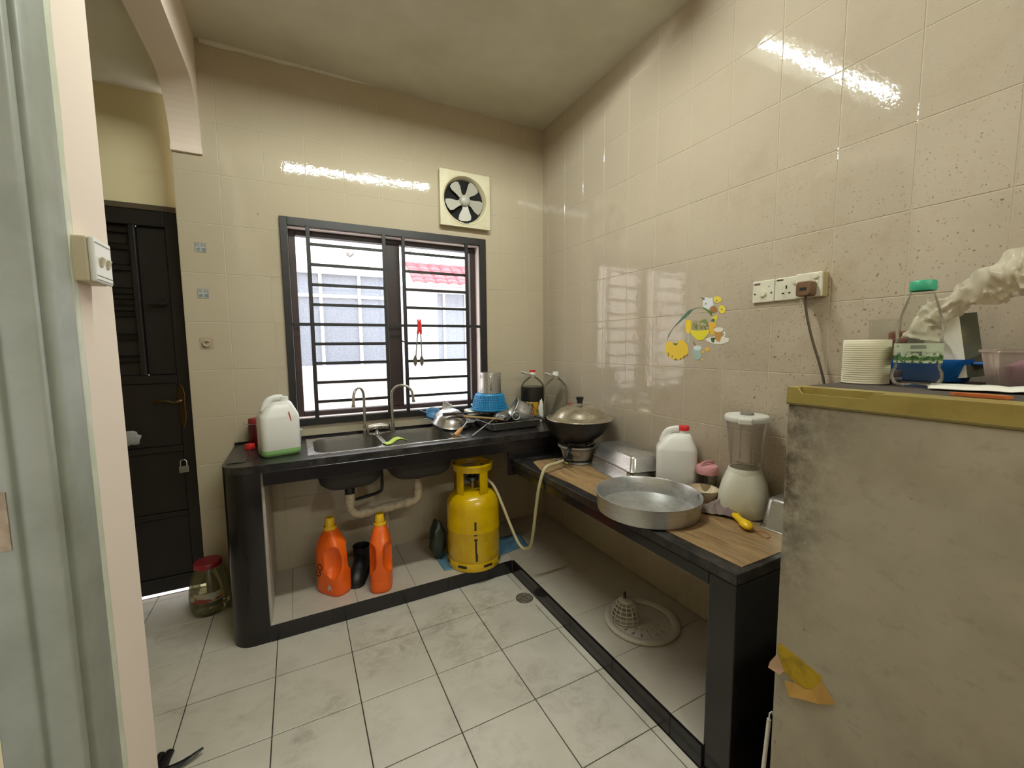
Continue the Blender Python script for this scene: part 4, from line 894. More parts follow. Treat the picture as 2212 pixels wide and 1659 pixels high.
for k in range(14):
    a = 2 * pi * k / 14; MB().tube([dome(a, e) for e in [pi / 2 * .82 * i / 7 for i in range(8)]], .0022, 5).build('dome_rib', M_OFFWHITE, st, smooth=60)
for e in (.0, .2, .42, .64, .86, 1.08): MB().tube([dome(2 * pi * i / 28, e) for i in range(28)], .0024, 5, closed=True).build('dome_hoop', M_OFFWHITE, st, smooth=60)
MB().lathe([(0, .092), (.03, .090), (.034, .085)], 24, m=T(dc.x, dc.y, .008)).build('dome_top', M_OFFWHITE, st, smooth=50)
MB().tube([dc + Vector((-.004, .004, .100)), dc + Vector((.004, .012, .125))], [.007, .006], 8).build('peg', M_BLACKPL, st, smooth=50)
# perforated floor of the guard, a sector plate with slots
pl2 = MB(); NA, NR = 48, 6
for i in range(NA):
    a0, a1 = radians(140) + radians(185) * i / NA, radians(140) + radians(185) * (i + 1) / NA
    for j in range(NR):
        r0, r1 = .03 + .104 * j / NR, .03 + .104 * (j + 1) / NR
        if j in (2, 4) and i % 5 == 2: continue
        pl2.add([(r * cos(a), r * sin(a), z) for z in (.003, .005) for r, a in ((r0, a0), (r1, a0), (r1, a1), (r0, a1))], [(0, 1, 2, 3), (4, 7, 6, 5), (0, 4, 5, 1), (1, 5, 6, 2), (2, 6, 7, 3), (3, 7, 4, 0)])
pl2.build('slotted_plate', M_OFFWHITE, st)

# ------------------------------------------------------------------ floor things
fd = thing('floor_drain', 'round metal floor drain set in a small tile beside the plinth', 'drain', (-.6057, -.790, 0))
MB().box((-.0555, -.075, -.004), (.0555, .075, -.0005)).build('drain_tile', M_FLOOR, fd)
M_GRATE = mat('tarnished_grate', '77705f', .5, .6, var=('8d8675', 40, .4, .7))
MB().lathe([(0, -.0003), (.045, -.0003), (.047, .001), (.045, .003), (.042, .0015), (0, .001)], 28).build('grate_disc', mat('drain_hole', '1c1712', .8), fd, smooth=40)
MB().tube([(.044 * cos(2 * pi * i / 28), .044 * sin(2 * pi * i / 28), .0025) for i in range(28)], .0022, 6, closed=True).build('grate_ring', M_GRATE, fd, smooth=60)
for k in range(-3, 4):
    w = sqrt(max(0, .042 ** 2 - (k * .012) ** 2))
    for s in (0, 1):
        p0, p1 = Vector((k * .012, -w, .0028)), Vector((k * .012, w, .0028)); R_ = RZ(pi / 4 + s * pi / 2)
        MB().cyl(R_ @ p0, R_ @ p1, .0026, n=6).build('grate_bar', M_GRATE, fd)
fj = thing('pickle_jar', 'big clear jar with red lid and torn label on the floor by the door', 'jar', (-2.102, -.100, 0))
MB().lathe([(0, .004), (.066, 0), (.078, .008), (.088, .04), (.090, .10), (.086, .15), (.074, .20), (.060, .232), (.055, .245)], 36).build('jar', clear('dusty_jar_glass', 'd8d6bb', .4, .06, .16, '8d8765'), fj, smooth=60)
MB().lathe([(.057, .242), (.062, .244), (.062, .262), (.058, .268), (0, .268)], 36).build('lid', M_MAROON, fj, smooth=40)
g = NT('torn_jar_label'); p = g.obj(); c = g.mix(g.ramp(g.noise(g.scale(p, (14, 14, 22)), 1.0, 2.0), .52, .58), S('a29c88'), S('7d3a2a')); c = g.mix(g.ramp(g.noise(g.scale(p, (11, 16, 26)), 1.2, 2.0), .56, .6), c, S('a8902a')); g.bsdf(c, .5)
MB().lathe([(.0902, .085), (.0905, .10), (.0888, .132)], 30, radians(215), radians(320)).build('label', g.m, fj, smooth=60)
t = thing('black_strap', 'black plastic strap with forked end lying on the floor beside the left pier', 'strap', (-2.06, -1.03, 0))
MB().tube([(-.047, .036, .012), (-.052, .0, .014), (-.055, -.06, .012)], [.012, .012, .011], 8, flat=.8).build('prong', M_BLACKPL, t, smooth=40)
MB().tube([(-.024, .034, .012), (-.030, -.005, .014), (-.036, -.06, .012)], [.013, .013, .011], 8, flat=.8).build('prong', M_BLACKPL, t, smooth=40)
MB().tube(smooth_path([(-.062, -.026, .012), (-.035, -.034, .012), (.0, -.034, .010), (.035, -.028, .012), (.075, -.011, .020)], 4), [.014] * 4 + [.011] * 9 + [.009, .008, .006, .005], 8, flat=.6).build('band', M_BLACKPL, t, smooth=60)

# ------------------------------------------------------------------ wall fittings
def glyphs(label, cy_, cz_, x):
    t = thing('label_sticker', label, 'sticker', (x, -.0006, cz_))
    MB().box((-.0235, -.0006, -.0235), (.0235, .0004, .0235)).build('card', mat('pale_sticker', 'b3b6ac', .5), t)
    b = MB()
    for a0, a1, b0, b1 in ((-.0235, .0235, .0222, .0235), (-.0235, .0235, -.0235, -.0222), (-.0235, -.0222, -.0235, .0235), (.0222, .0235, -.0235, .0235)): b.box((a0, -.0009, b0), (a1, -.0005, b1))
    b.build('border', mat('slate_blue_print', '3d4a5c', .5), t)
    for ch, ux, uz in (('\u9640', -.0205, .003), ('\u963f', .0015, .003), ('\u4f5b', -.0205, -.0185), ('\u5f4c', .0015, -.0185)):
        cu = bpy.data.curves.new('character', 'FONT'); cu.body = ch; cu.size = .0205; cu.extrude = .0002
        o = bpy.data.objects.new('character', cu); COL.objects.link(o)
        me = bpy.data.meshes.new_from_object(o.evaluated_get(bpy.context.evaluated_depsgraph_get())); bpy.data.objects.remove(o)
        me.materials.clear(); me.materials.append(mat('slate_blue_print', '', 0)); o2 = bpy.data.objects.new('character', me); COL.objects.link(o2)
        o2.parent = t; o2.matrix_local = T(ux, -.0008, uz) @ RX(pi / 2)
    return t
glyphs('small square sticker with four Chinese characters, upper of the pair beside the door', 0, 1.878, -2.047)
glyphs('small square sticker with four Chinese characters, lower of the pair beside the door', 0, 1.646, -2.050)
hk = thing('adhesive_hook', 'small translucent adhesive hook on the wall below the two stickers', 'hook', (-2.049, 0, 1.391))
MB().loft([[(x, 0, z) for x, z in rr(.030, .029, .006, 3)], [(x, -.0025, z) for x, z in rr(.030, .029, .006, 3)]]).build('pad', mat('yellowed_pad', 'a8977f', .4), hk)
MB().tube([(.015 * cos(a), -.010 if abs(a) > .4 else -.008, .015 * sin(a)) for a in [radians(40 + 280 * i / 16) for i in range(17)]], .0042, 8).tube([(0, -.002, .012), (0, -.012, .014)], .005, 8).build('loop', mat('cloudy_hook', 'b5a892', .3), hk, smooth=60)
# wall switch on the pier
ws = thing('wall_switch', 'white surface mounted switch box on the pinkish pier', 'switch', (XL, -1.531, 1.538))
MB().box((0, -.044, -.043), (.026, .044, .043)).build('back_box', mat('aged_switch_box', 'c9bda0', .5), ws, bevel=.003)
MB().box((.026, -.043, -.043), (.036, .043, .043)).build('plate', M_WHITEPL, ws, bevel=.004)
for y in (-.016, .016):
    MB().box((.0355, y - .007, -.012), (.0405, y + .007, .008), RY(.3).to_3x3()).build('rocker', mat('yellowed_rocker', 'b8ae90', .4), ws, bevel=.002)
for z in (.033, -.030, -.038): MB().box((.0355, -.038, z - .001), (.0366, .038, z + .001)).build('groove_line', mat('switch_shadow_line', '8a8373', .6), ws)
# socket plates on the right wall
M_PLATE = mat('socket_white', 'd6d3bf', .4, var=('c6bfa3', 40, .55, .75))
M_SLOT = mat('socket_slot_black', '0c0b0a', .6)
def plate(nm, label, cyy, depth, cz=1.563):
    t = thing(nm, label, 'socket', (0, cyy, cz))
    if depth > .02: MB().box((-depth + .008, -.0425, -.0415), (-.0, .0425, .0415)).build('back_box', mat('yellowed_box', 'a5976a', .5), t, bevel=.002)
    MB().box((-depth, -.0427, -.042), (-depth + .009, .0427, .042)).build('plate', M_PLATE, t, bevel=.003)
    return t
p1 = plate('dial_switch', 'white wall plate with a round dial, first in the row of three', -1.655, .011); p1['category'] = 'switch'
MB().lathe([(.013, 0), (.012, .007), (0, .008)], 20, m=T(-.011, .0, -.008) @ RY(-pi / 2)).build('dial', M_PLATE, p1, smooth=40)
for y, z in ((.032, -.008), (-.032, -.008), (-.022, .017)): MB().lathe([(0, .0), (.0036 if z < 0 else .002, 0), (.0036 if z < 0 else .002, .0006), (0, .0006)], 12, m=T(-.011, y, z) @ RY(-pi / 2)).build('screw_hole', M_SLOT, p1)
MB().box((-.0115, .012, .026), (-.0108, .036, .033)).build('mark', mat('brown_smudge', '4f4433', .7), p1)
p2 = plate('wall_socket', 'white three pin wall socket without plug, middle of the three plates', -1.742, .011)
for y, z, a, b in ((.0, .006, .0026, .006), (.0115, -.016, .004, .0024), (-.0115, -.016, .004, .0024)): MB().box((-.0116, y - a, z - b), (-.0108, y + a, z + b)).build('pin_slot', M_SLOT, p2)
MB().lathe([(.010, 0), (.009, .006), (0, .007)], 16, m=T(-.011, -.030, .022) @ RY(-pi / 2)).build('rocker', M_PLATE, p2, smooth=40)
MB().box((-.0115, .012, .031), (-.0108, .036, .037)).build('mark', mat('brown_smudge', '', 0), p2)
p3 = plate('wall_socket', 'deep white socket box with brown plug, last in the row of three', -1.832, .040)
MB().lathe([(.010, 0), (.009, .006), (0, .007)], 16, m=T(-.040, -.022, .028) @ RY(-pi / 2)).build('rocker', M_PLATE, p3, smooth=40)
MB().lathe([(.006, 0), (.005, .002), (0, .002)], 12, m=T(-.040, -.026, .008) @ RY(-pi / 2)).build('screw_cover', M_PLATE, p3, smooth=40)
M_BROWNPL = mat('brown_plug_plastic', '6f5238', .45, var=('5a412c', 20, .4, .7))
pg = thing('mains_plug', 'brown mains plug with cable hanging down behind the fridge', 'plug', (-.0405, -1.835, 1.548))
MB().loft([[(0, y, z) for y, z in rr(.024, .025, .008, 4)], [(-.030, y, z) for y, z in rr(.026, .026, .010, 4)], [(-.038, y, z) for y, z in rr(.022, .022, .010, 4)]]).build('body', M_BROWNPL, pg, smooth=40)
MB().box((-.0386, -.012, -.006), (-.0372, .010, .004)).build('mark', M_SLOT, pg)
cp = [Vector(p) - Vector((-.0405, -1.835, 1.548)) for p in ((-.06, -1.836, 1.522), (-.055, -1.838, 1.47), (-.045, -1.855, 1.38), (-.035, -1.882, 1.28), (-.03, -1.90, 1.20), (-.028, -1.95, 1.0), (-.03, -2.0, .8))]
MB().tube(smooth_path(cp, 5), .0042, 8).build('cable', mat('brown_cable', '4f4334', .5), pg, smooth=60)

# fruit and drinks decal on the right wall
dk = thing('wall_decal', 'printed kitchen decal of fruit, drinks and flowers on the right wall', 'decal', (-.0008, -1.34, 1.42))
def shape(nm, pts, col, lvl=0):
    MB().prism(pts, 0, .0003, lambda u, v, s: (-.00035 * lvl - s, u + 1.34, v - 1.42)).build(nm, mat('decal_' + col, col, .4), dk)
DEC = {'leafL':[(-1.1743,1.3762),(-1.1838,1.409),(-1.2071,1.4354),(-1.2267,1.4561),(-1.2557,1.4811),(-1.2807,1.503),(-1.2992,1.5171),(-1.3207,1.5231),(-1.3387,1.528),(-1.3179,1.5157),(-1.2937,1.4943),(-1.2656,1.4752),(-1.2334,1.4558),(-1.2138,1.4406),(-1.194,1.4142),(-1.1808,1.3926)],
'stem':[(-1.3207,1.5218),(-1.3417,1.5285),(-1.3597,1.5275),(-1.3775,1.5222),(-1.3598,1.5249),(-1.3419,1.5252)],
'leafR':[(-1.3686,1.5255),(-1.3891,1.5213),(-1.4094,1.511),(-1.4223,1.5051),(-1.4259,1.483),(-1.4129,1.4936),(-1.3982,1.5082),(-1.3834,1.518)],
'pine':[(-1.1646,1.3459),(-1.1761,1.3735),(-1.1986,1.3773),(-1.2161,1.3676),(-1.2331,1.362),(-1.2458,1.3806),(-1.2688,1.3803),(-1.2885,1.3695),(-1.3034,1.351),(-1.3042,1.3275),(-1.2938,1.3064),(-1.2686,1.29),(-1.239,1.2852),(-1.2048,1.2898),(-1.1781,1.3072),(-1.1669,1.3265)],
'pinegreen':[(-1.2126,1.3703),(-1.2197,1.3594),(-1.2333,1.3553),(-1.2447,1.3646),(-1.2477,1.3753),(-1.2431,1.3619),(-1.2296,1.3661),(-1.2195,1.3675)],
'glass':[(-1.2849,1.4741),(-1.3147,1.4724),(-1.3172,1.4466),(-1.3149,1.4235),(-1.306,1.4095),(-1.2982,1.4098),(-1.2882,1.4244),(-1.2841,1.4507)],
'gstem':[(-1.2991,1.4097),(-1.3045,1.4096),(-1.3057,1.3745),(-1.3137,1.3679),(-1.2933,1.3681),(-1.3003,1.3746)],
'bowl':[(-1.3147,1.4286),(-1.3516,1.4222),(-1.3899,1.4233),(-1.4141,1.4249),(-1.4132,1.4113),(-1.3968,1.3932),(-1.3827,1.381),(-1.3651,1.3775),(-1.347,1.3829),(-1.3281,1.3999),(-1.3152,1.4144)],
'salad':[(-1.3182,1.4619),(-1.3378,1.471),(-1.3561,1.4624),(-1.3735,1.4715),(-1.3938,1.4727),(-1.4058,1.4572),(-1.4127,1.4249),(-1.3899,1.422),(-1.3516,1.4222),(-1.3209,1.4284)],
'saladg':[(-1.365,1.4619),(-1.3823,1.4709),(-1.3967,1.4713),(-1.3972,1.4577),(-1.38,1.4536)],
'juice':[(-1.4115,1.4569),(-1.4449,1.4576),(-1.4471,1.4357),(-1.4349,1.4314),(-1.4415,1.4019),(-1.422,1.4025),(-1.414,1.4273)],
'vase':[(-1.4206,1.476),(-1.4545,1.4907),(-1.4512,1.4693),(-1.445,1.4552),(-1.4213,1.4589)],
'vaseg':[(-1.4236,1.4709),(-1.4333,1.4728),(-1.4418,1.465),(-1.4339,1.457),(-1.4212,1.4613)],
'cup':[(-1.4352,1.4241),(-1.4787,1.4224),(-1.4746,1.3914),(-1.4674,1.3699),(-1.4508,1.375),(-1.4417,1.397)],
'cuptop':[(-1.4351,1.4265),(-1.4486,1.4332),(-1.4729,1.4322),(-1.4838,1.4258),(-1.4789,1.4152),(-1.4576,1.4123),(-1.441,1.4165)],
'handle':[(-1.4779,1.4093),(-1.4895,1.4149),(-1.4953,1.4028),(-1.488,1.3887),(-1.4747,1.3878),(-1.4772,1.3926),(-1.4864,1.3947),(-1.4886,1.4054),(-1.4819,1.408)],
'saucer':[(-1.3914,1.3821),(-1.4224,1.3926),(-1.461,1.3941),(-1.4932,1.3898),(-1.5117,1.3835),(-1.5071,1.3694),(-1.4758,1.3602),(-1.4432,1.3604),(-1.4177,1.368)],
'mint':[(-1.4225,1.3889),(-1.4365,1.3898),(-1.4504,1.3871),(-1.4424,1.38),(-1.4388,1.3666),(-1.4275,1.3704)],
'white':[(-1.3763,1.5533),(-1.3901,1.5704),(-1.4075,1.5625),(-1.4241,1.5656),(-1.4277,1.5459),(-1.431,1.5311),(-1.4173,1.525),(-1.4065,1.5125),(-1.389,1.5225),(-1.3757,1.5311)],
'leaf3':[(-1.3625,1.5721),(-1.3787,1.5679),(-1.3877,1.5584),(-1.379,1.5605)],
'fl1':[(-1.4285,1.5603),(-1.4378,1.5677),(-1.4569,1.5657),(-1.468,1.5562),(-1.4672,1.5421),(-1.4499,1.5378),(-1.4332,1.5454)],
'fl2':[(-1.4562,1.5169),(-1.4638,1.5282),(-1.4799,1.5244),(-1.4896,1.5094),(-1.4876,1.4954),(-1.4733,1.4906),(-1.4595,1.4999)],
'brown':[(-1.4163,1.5154),(-1.4229,1.5257),(-1.4395,1.5255),(-1.4482,1.5128),(-1.4459,1.5021),(-1.4323,1.4983),(-1.4181,1.5055)],
'can':[(-1.3285,1.3432),(-1.3451,1.3509),(-1.3722,1.3458),(-1.3768,1.3028),(-1.3654,1.2898),(-1.3442,1.2893),(-1.3316,1.2993)],
'cantop':[(-1.33,1.3458),(-1.3419,1.3548),(-1.366,1.3547),(-1.3782,1.3433),(-1.3668,1.3331),(-1.3427,1.333)],
'twig':[(-1.3287,1.3819),(-1.3352,1.3715),(-1.3447,1.3612),(-1.3389,1.3548),(-1.3324,1.3638)],
'or1':[(-1.3958,1.342),(-1.4071,1.3483),(-1.4172,1.3433),(-1.419,1.3334),(-1.4079,1.3271),(-1.3962,1.332)],
'or2':[(-1.3757,1.3306),(-1.3874,1.3332),(-1.3935,1.3257),(-1.388,1.3169),(-1.3776,1.3205)],
'or3':[(-1.3771,1.2926),(-1.3844,1.2953),(-1.3891,1.2879),(-1.3819,1.2826)]}
for k, nm, col, lv in (('saucer', 'saucer', 'e0dccf', 0), ('leafL', 'long_leaf', '3f6b4c', 0), ('stem', 'stem', '7c8a63', 0), ('leafR', 'long_leaf', '5f7d2f', 0), ('pine', 'pineapple_slice', 'e3c02a', 0), ('pinegreen', 'rind', '4f7a3c', 1), ('glass', 'juice_glass', 'e6c51f', 0), ('gstem', 'glass_stem', 'b8c2b4', 0),
        ('bowl', 'yellow_bowl', 'd9cf1f', 1), ('salad', 'salad', '9a9468', 0), ('saladg', 'salad_leaf', '6c8a3a', 1), ('juice', 'juice', 'e0b02c', 0), ('vase', 'vase', 'd8c83c', 0), ('vaseg', 'leaf', '3d5f58', 1), ('cup', 'cup', 'b98a45', 1), ('cuptop', 'cup_rim', 'dcdccb', 2), ('handle', 'cup_handle', 'dfe2de', 1), ('mint', 'mint_leaf', '35552f', 2),
        ('white', 'white_flower', 'd6dbe0', 0), ('leaf3', 'leaf', '4a6a44', 1), ('fl1', 'yellow_flower', 'e2cf45', 1), ('fl2', 'yellow_flower', 'e2cf45', 1), ('brown', 'brown_flower', '9a6a33', 2), ('can', 'jug', '9db3a8', 0), ('cantop', 'jug_rim', 'ccd9da', 1), ('twig', 'twig', '8a7a5c', 2), ('or1', 'orange_bloom', 'dfae3a', 0), ('or2', 'orange_bloom', 'dfae3a', 0), ('or3', 'orange_bloom', 'e3c06a', 0)):
    shape(nm, DEC[k], col, lv)
for y, z in ((-1.1866, 1.3184), (-1.1886, 1.3087), (-1.2113, 1.3023), (-1.2304, 1.2904), (-1.2372, 1.2865), (-1.2636, 1.2925), (-1.2796, 1.3009), (-1.2874, 1.3063), (-1.3, 1.3105), (-1.445, 1.549), (-1.472, 1.509), (-1.392, 1.541)):
    shape('spot', [(y + .0042 * cos(a), z + .0042 * sin(a)) for a in [2 * pi * i / 7 for i in range(7)]], '6f5a1c' if z < 1.4 else '8a8b4a', 2)
random.seed(3)
for k in range(26):
    y, z = -1.328 - random.random() * .078, 1.428 + random.random() * .032
    shape('salad_bit', [(y + .006 * cos(a) * random.uniform(.5, 1), z + .004 * sin(a) * random.uniform(.5, 1)) for a in [2 * pi * i / 6 for i in range(6)]], random.choice(('c9c39c', '4f5a30', '6b5236', 'ddd6ba', '7d8b48')), 2)

# tongs hanging on the grille
tg = thing('tongs', 'steel tongs with red grip hanging from the window grille', 'tongs', (-.935, -.026, 1.50))
XT = MB().tube([(-.008, 0, .034), (-.003, 0, .0), (-.004, 0, -.03), (-.011, 0, -.058)], [.005, .009, .009, .007], 8, flat=.7).tube([(.006, -.004, .034), (.006, -.004, .0), (.007, -.004, -.03), (.008, -.004, -.058)], [.005, .009, .009, .007], 8, flat=.7).build('grip', mat('red_grip', 'd8302a', .4), tg, smooth=60)
MB().tube([(-.011, 0, -.055), (-.018, 0, -.11), (-.027, 0, -.205)], .004, 8, flat=1.0).build('arm', M_STEEL2, tg, smooth=60)
MB().tube([(.008, -.004, -.055), (.009, -.004, -.12), (.009, -.004, -.205)], .004, 8).build('arm', M_STEEL2, tg, smooth=60)
for x, y, z in ((-.032, 0, -.20), (.009, -.004, -.20)):
    MB().prism([(0, .012), (.011, -.01), (.014, -.025), (.011, -.035), (.012, -.045), (.006, -.055), (0, -.066), (-.006, -.055), (-.012, -.045), (-.011, -.035), (-.014, -.025), (-.011, -.01)], -.002, .002, lambda u, v, s: (x + u, y + s, z + v)).build('gripper', mat('tarnished_steel', '6d675b', .4, .7), tg, bevel=.001, seg=1)

# ------------------------------------------------------------------ fridge and what stands on it
FX, FY, FZ = -.55, -2.068, 1.254
fg = thing('fridge', 'small grubby beige fridge with an olive top trim at the right', 'fridge', (-.285, -2.345, 0))
FO = T(.285, 2.345, 0)
g = NT('grubby_fridge_enamel'); p = g.geo(); sp = g.n('SeparateXYZ', i0=p)
c = g.mix(g.ramp(g.noise(p, 6, 5, .65), .35, .7), S('a39d8b'), S('b0a995'))
edge = g.ramp(sp.outputs[1], FY - .13, FY - .005); topb = g.ramp(sp.outputs[2], FZ - .26, FZ - .05)
e2 = g.math('MULTIPLY', edge, g.math('ADD', g.ramp(sp.outputs[2], .62, .95), .05)); e3 = g.math('MULTIPLY', topb, g.ramp(sp.outputs[1], FY - .22, FY - .02))
mk = g.math('MULTIPLY', g.math('MAXIMUM', e2, e3), g.ramp(g.noise(p, 22, 6, .75), .33, .6)); c = g.mix(g.math('MULTIPLY', mk, .9), c, S('33271d'))
n2 = g.ramp(g.noise(g.scale(p, (1, 40, 14)), 1.6, 6, .7, 1.0), .63, .70); c = g.mix(g.math('MULTIPLY', n2, g.math('ADD', g.math('MULTIPLY', edge, .6), .14)), c, S('31281d'))
n3 = g.ramp(g.noise(p, 34, 3), .74, .78); c = g.mix(g.math('MULTIPLY', n3, .5), c, S('3d3526')); n4 = g.ramp(g.noise(p, 29, 2), .765, .79); c = g.mix(g.math('MULTIPLY', n4, .6), c, S('cfcbb8'))
c = g.mix(g.math('MULTIPLY', g.ramp(g.noise(p, 3.1, 5, .6), .42, .7), .45), c, S('82745f'))
c = g.mix(g.math('MULTIPLY', g.ramp(g.noise(g.scale(p, (1, 2, 3)), 9, 6, .7), .55, .75), .35), c, S('6d6552'))
g.bsdf(c, .5, 0.0, g.bump(g.noise(p, 90, 3), .06, .002)); M_FRIDGE = g.m
MB().box((FX + .05, -2.62, .03), (-.035, FY, 1.216)).build('cabinet', M_FRIDGE, fg, bevel=.004, xf=FO)
MB().box((FX, -2.62, .05), (FX + .048, FY, 1.212)).build('door', M_FRIDGE, fg, bevel=.006, seg=3, xf=FO)
M_OLIVE = mat('olive_trim_plastic', '9a8a4a', .35, var=('857338', 14, .45, .75))
ty0, ty1 = -2.240, -2.092
trm = MB()      # trim with a recessed grip: lower lip, rear wall, solid rest
trm.box((FX - .002, -2.622, 1.2165), (FX + .07, FY + .002, 1.226)); trm.box((FX - .002, -2.622, 1.226), (FX + .07, ty0 - .012, 1.2535)); trm.box((FX - .002, ty1 + .01, 1.226), (FX + .07, FY + .002, 1.2535)); trm.box((FX + .03, ty0 - .012, 1.226), (FX + .07, ty1 + .01, 1.2535))
trm.prism([(ty0 - .012, 1.226), (ty0 - .012, 1.2535), (ty0 - .001, 1.2535), (ty0 + .012, 1.240), (ty1 - .008, 1.240), (ty1 + .003, 1.2535), (ty1 + .01, 1.2535), (ty1 + .01, 1.226)], FX - .002, FX + .006, lambda u, v, s: (s, u, v))
trm.build('top_trim', M_OLIVE, fg, xf=FO)
MB().box((FX - .003, -2.622, 1.2105), (FX + .05, FY + .002, 1.2165)).build('lower_trim', mat('olive_trim_dark', '6f6334', .4), fg, bevel=.001, xf=FO)
M_DUST = mat('dusty_dark_top', '4a4039', .75, var=('2f2824', 14, .4, .7))
MB().box((FX + .07, -2.62, 1.216), (-.035, FY + .001, 1.2532)).build('top_panel', M_DUST, fg, bevel=.003, xf=FO)
for x in (-.48, -.09):
    for y in (-2.57, -2.12): MB().cyl((x, y, 0), (x, y, .035), .02, n=12).build('foot', M_BLACKPL, fg, xf=FO)
# torn yellow sticker peeling from the fridge edge
YQ = [(-2.0785, .561), (-2.1602, .5584), (-2.1778, .5602), (-2.1798, .5488), (-2.1598, .5123), (-2.1461, .5033), (-2.1199, .5016), (-2.092, .5099), (-2.073, .5415)]
YQ = [(y, z + (.020 if i in (0, 8) else .006 if i == 1 else 0)) for i, (y, z) in enumerate(YQ)]
MB().prism(YQ, 0, .0008, lambda u, v, t: (FX - .0004 - t, u, v)).build('torn_sticker', mat('torn_yellow_sticker', 'b3960f', .6, var=('8c7410', 30, .45, .7)), fg, xf=FO)
MB().add([(FX - .002, -2.1798, .5488), (FX - .002, -2.2112, .514), (FX - .006, -2.1783, .4903), (FX - .010, -2.1455, .4769), (FX - .012, -2.1138, .4618), (FX - .010, -2.10, .4941), (FX - .004, -2.1209, .5014), (FX - .0025, -2.147, .5031), (FX - .002, -2.160, .5125)], [(0, 1, 2, 8), (8, 2, 3, 7), (7, 3, 4, 6), (6, 4, 5)]).build('curled_flap', mat('sticker_flap_tan', 'b08a45', .6), fg, solid=.001, xf=FO)
MB().add([(FX - .002, -2.0755, .5485), (FX - .003, -2.0945, .5136), (FX - .012, -2.0888, .5025), (FX - .022, -2.0644, .5092), (FX - .016, -2.0654, .5239)], [(0, 1, 4), (1, 2, 3, 4)]).build('curled_flap', mat('sticker_flap_pink', 'a5876a', .7), fg, solid=.001, xf=FO)
ZF = FZ
rl = thing('toilet_roll', 'white embossed paper roll standing at the left of the fridge top', 'paper roll', (-.294, -2.118, ZF))
g = NT('embossed_tissue'); p = g.obj(); sp = g.n('SeparateXYZ', i0=p)
wv_ = g.n('TexWave', _wave_type='BANDS', _bands_direction='Z', Vector=p, Scale=55.0).outputs[1]
g.bsdf(S('ddd8bd'), .95, 0.0, g.bump(wv_, .25, .003)); M_TISSUE = g.m
MB().lathe([(.021, .0), (.048, 0), (.050, .002), (.0495, .012), (.050, .014), (.0495, .088), (.050, .09), (.0495, .113), (.048, .115), (.021, .115), (.021, 0)], 40).build('paper', M_TISSUE, rl, smooth=45)
MB().lathe([(.0208, .001), (.0208, .114), (.0195, .114), (.0195, .001)], 20).build('core', mat('brown_card', '8a7050', .9), rl, smooth=45)
bt = thing('drink_bottle', 'clear plastic drink bottle with teal cap and green label on the fridge', 'bottle', (-.293, -2.221, ZF))
MB().lathe([(0, .006), (.03, .0), (.043, .006), (.048, .02), (.0475, .035), (.042, .046), (.0415, .052), (.0435, .058), (.0435, .105), (.0415, .110), (.0425, .122), (.043, .135), (.041, .155), (.034, .185), (.026, .212), (.021, .228), (.021, .236)], 36).build('bottle', M_CLEAR, bt, smooth=55)
MB().lathe([(.0235, .230), (.0245, .232), (.0245, .250), (.022, .254), (0, .254)], 28).build('cap', mat('teal_cap', '35a27c', .45), bt, smooth=40)
g = NT('green_leaf_label'); p = g.obj(); sp = g.n('SeparateXYZ', i0=p); z = sp.outputs[2]
c = g.mix(g.math('MULTIPLY', g.math('SUBTRACT', g.ramp(z, .062, .066), g.ramp(g.math('ADD', z, g.math('MULTIPLY', g.noise(p, 70, 3), .02)), .082, .086)), 1.0), S('aab59b'), S('3e6a2a'))
c = g.mix(g.math('MULTIPLY', g.ramp(g.noise(p, 130, 3), .5, .6), g.ramp(z, .088, .078)), c, S('22401c'))
g.bsdf(c, .45)
MB().lathe([(.0440, .058), (.0440, .105)], 36).build('label', g.m, bt, smooth=60)
M_PRINT = mat('label_grey_print', '4d564e', .5)
for z, w, a in ((.094, .32, .0), (.0985, .30, .0), (.084, .22, -.05), (.098, .07, -.95)):
    aa = math.atan2(-.454, -1.345) + a; MB().lathe([(.0443, z - .0012), (.0443, z + .0012)], 8, aa - w, aa + w).build('print_line', M_PRINT, bt, solid=.0002)
dt = thing('purple_tin', 'dark purple tin between the paper roll and the drink bottle', 'tin', (-.215, -2.135, ZF))
MB().lathe([(0, 0), (.028, 0), (.03, .003), (.03, .02), (.0305, .022), (.0305, .032), (.028, .035), (0, .035)], 24).build('tin', mat('dark_purple_tin', '2a1f33', .35), dt, smooth=40)
MB().lathe([(.0303, .010), (.0303, .016)], 24).build('band', mat('grey_band', '77737c', .4), dt)
cc = thing('clear_cup', 'clear plastic cup standing behind the white paper roll', 'cup', (-.120, -2.086, ZF))
MB().lathe([(0, .002), (.027, .002), (.028, 0), (.036, .170), (.038, .172)], 28).build('cup', clear('cloudy_cup_plastic', 'efefea', .12, .08, .14), cc, smooth=50)
M_BLUETUB = mat('strong_blue_plastic', '0d5fae', .35)
bb = thing('blue_basin', 'oval blue plastic basin at the back of the fridge top', 'basin', (-.092, -2.168, ZF), radians(90))
MB().loft([sec(.080, .045, .045, 0, 6), sec(.088, .052, .05, .006, 6), sec(.096, .060, .055, .045, 6), sec(.099, .064, .06, .050, 6), sec(.100, .065, .06, .062, 6), sec(.096, .061, .057, .062, 6), sec(.086, .050, .048, .008, 6)]).build('tub', M_BLUETUB, bb, smooth=45)
MB().box((-.122, -.02, .048), (-.097, .02, .056)).build('lug', M_BLUETUB, bb, bevel=.003)
bj = thing('brown_jar', 'jar with brown lid wrapped in clear film inside the blue basin', 'jar', (-.088, -2.128, ZF + .009))
MB().lathe([(0, 0), (.034, 0), (.038, .006), (.038, .085), (.034, .095)], 28).build('jar', mat('reddish_brown_jar', '6b3a22', .2, var=('8d5a3a', 12, .5, .7)), bj, smooth=50)
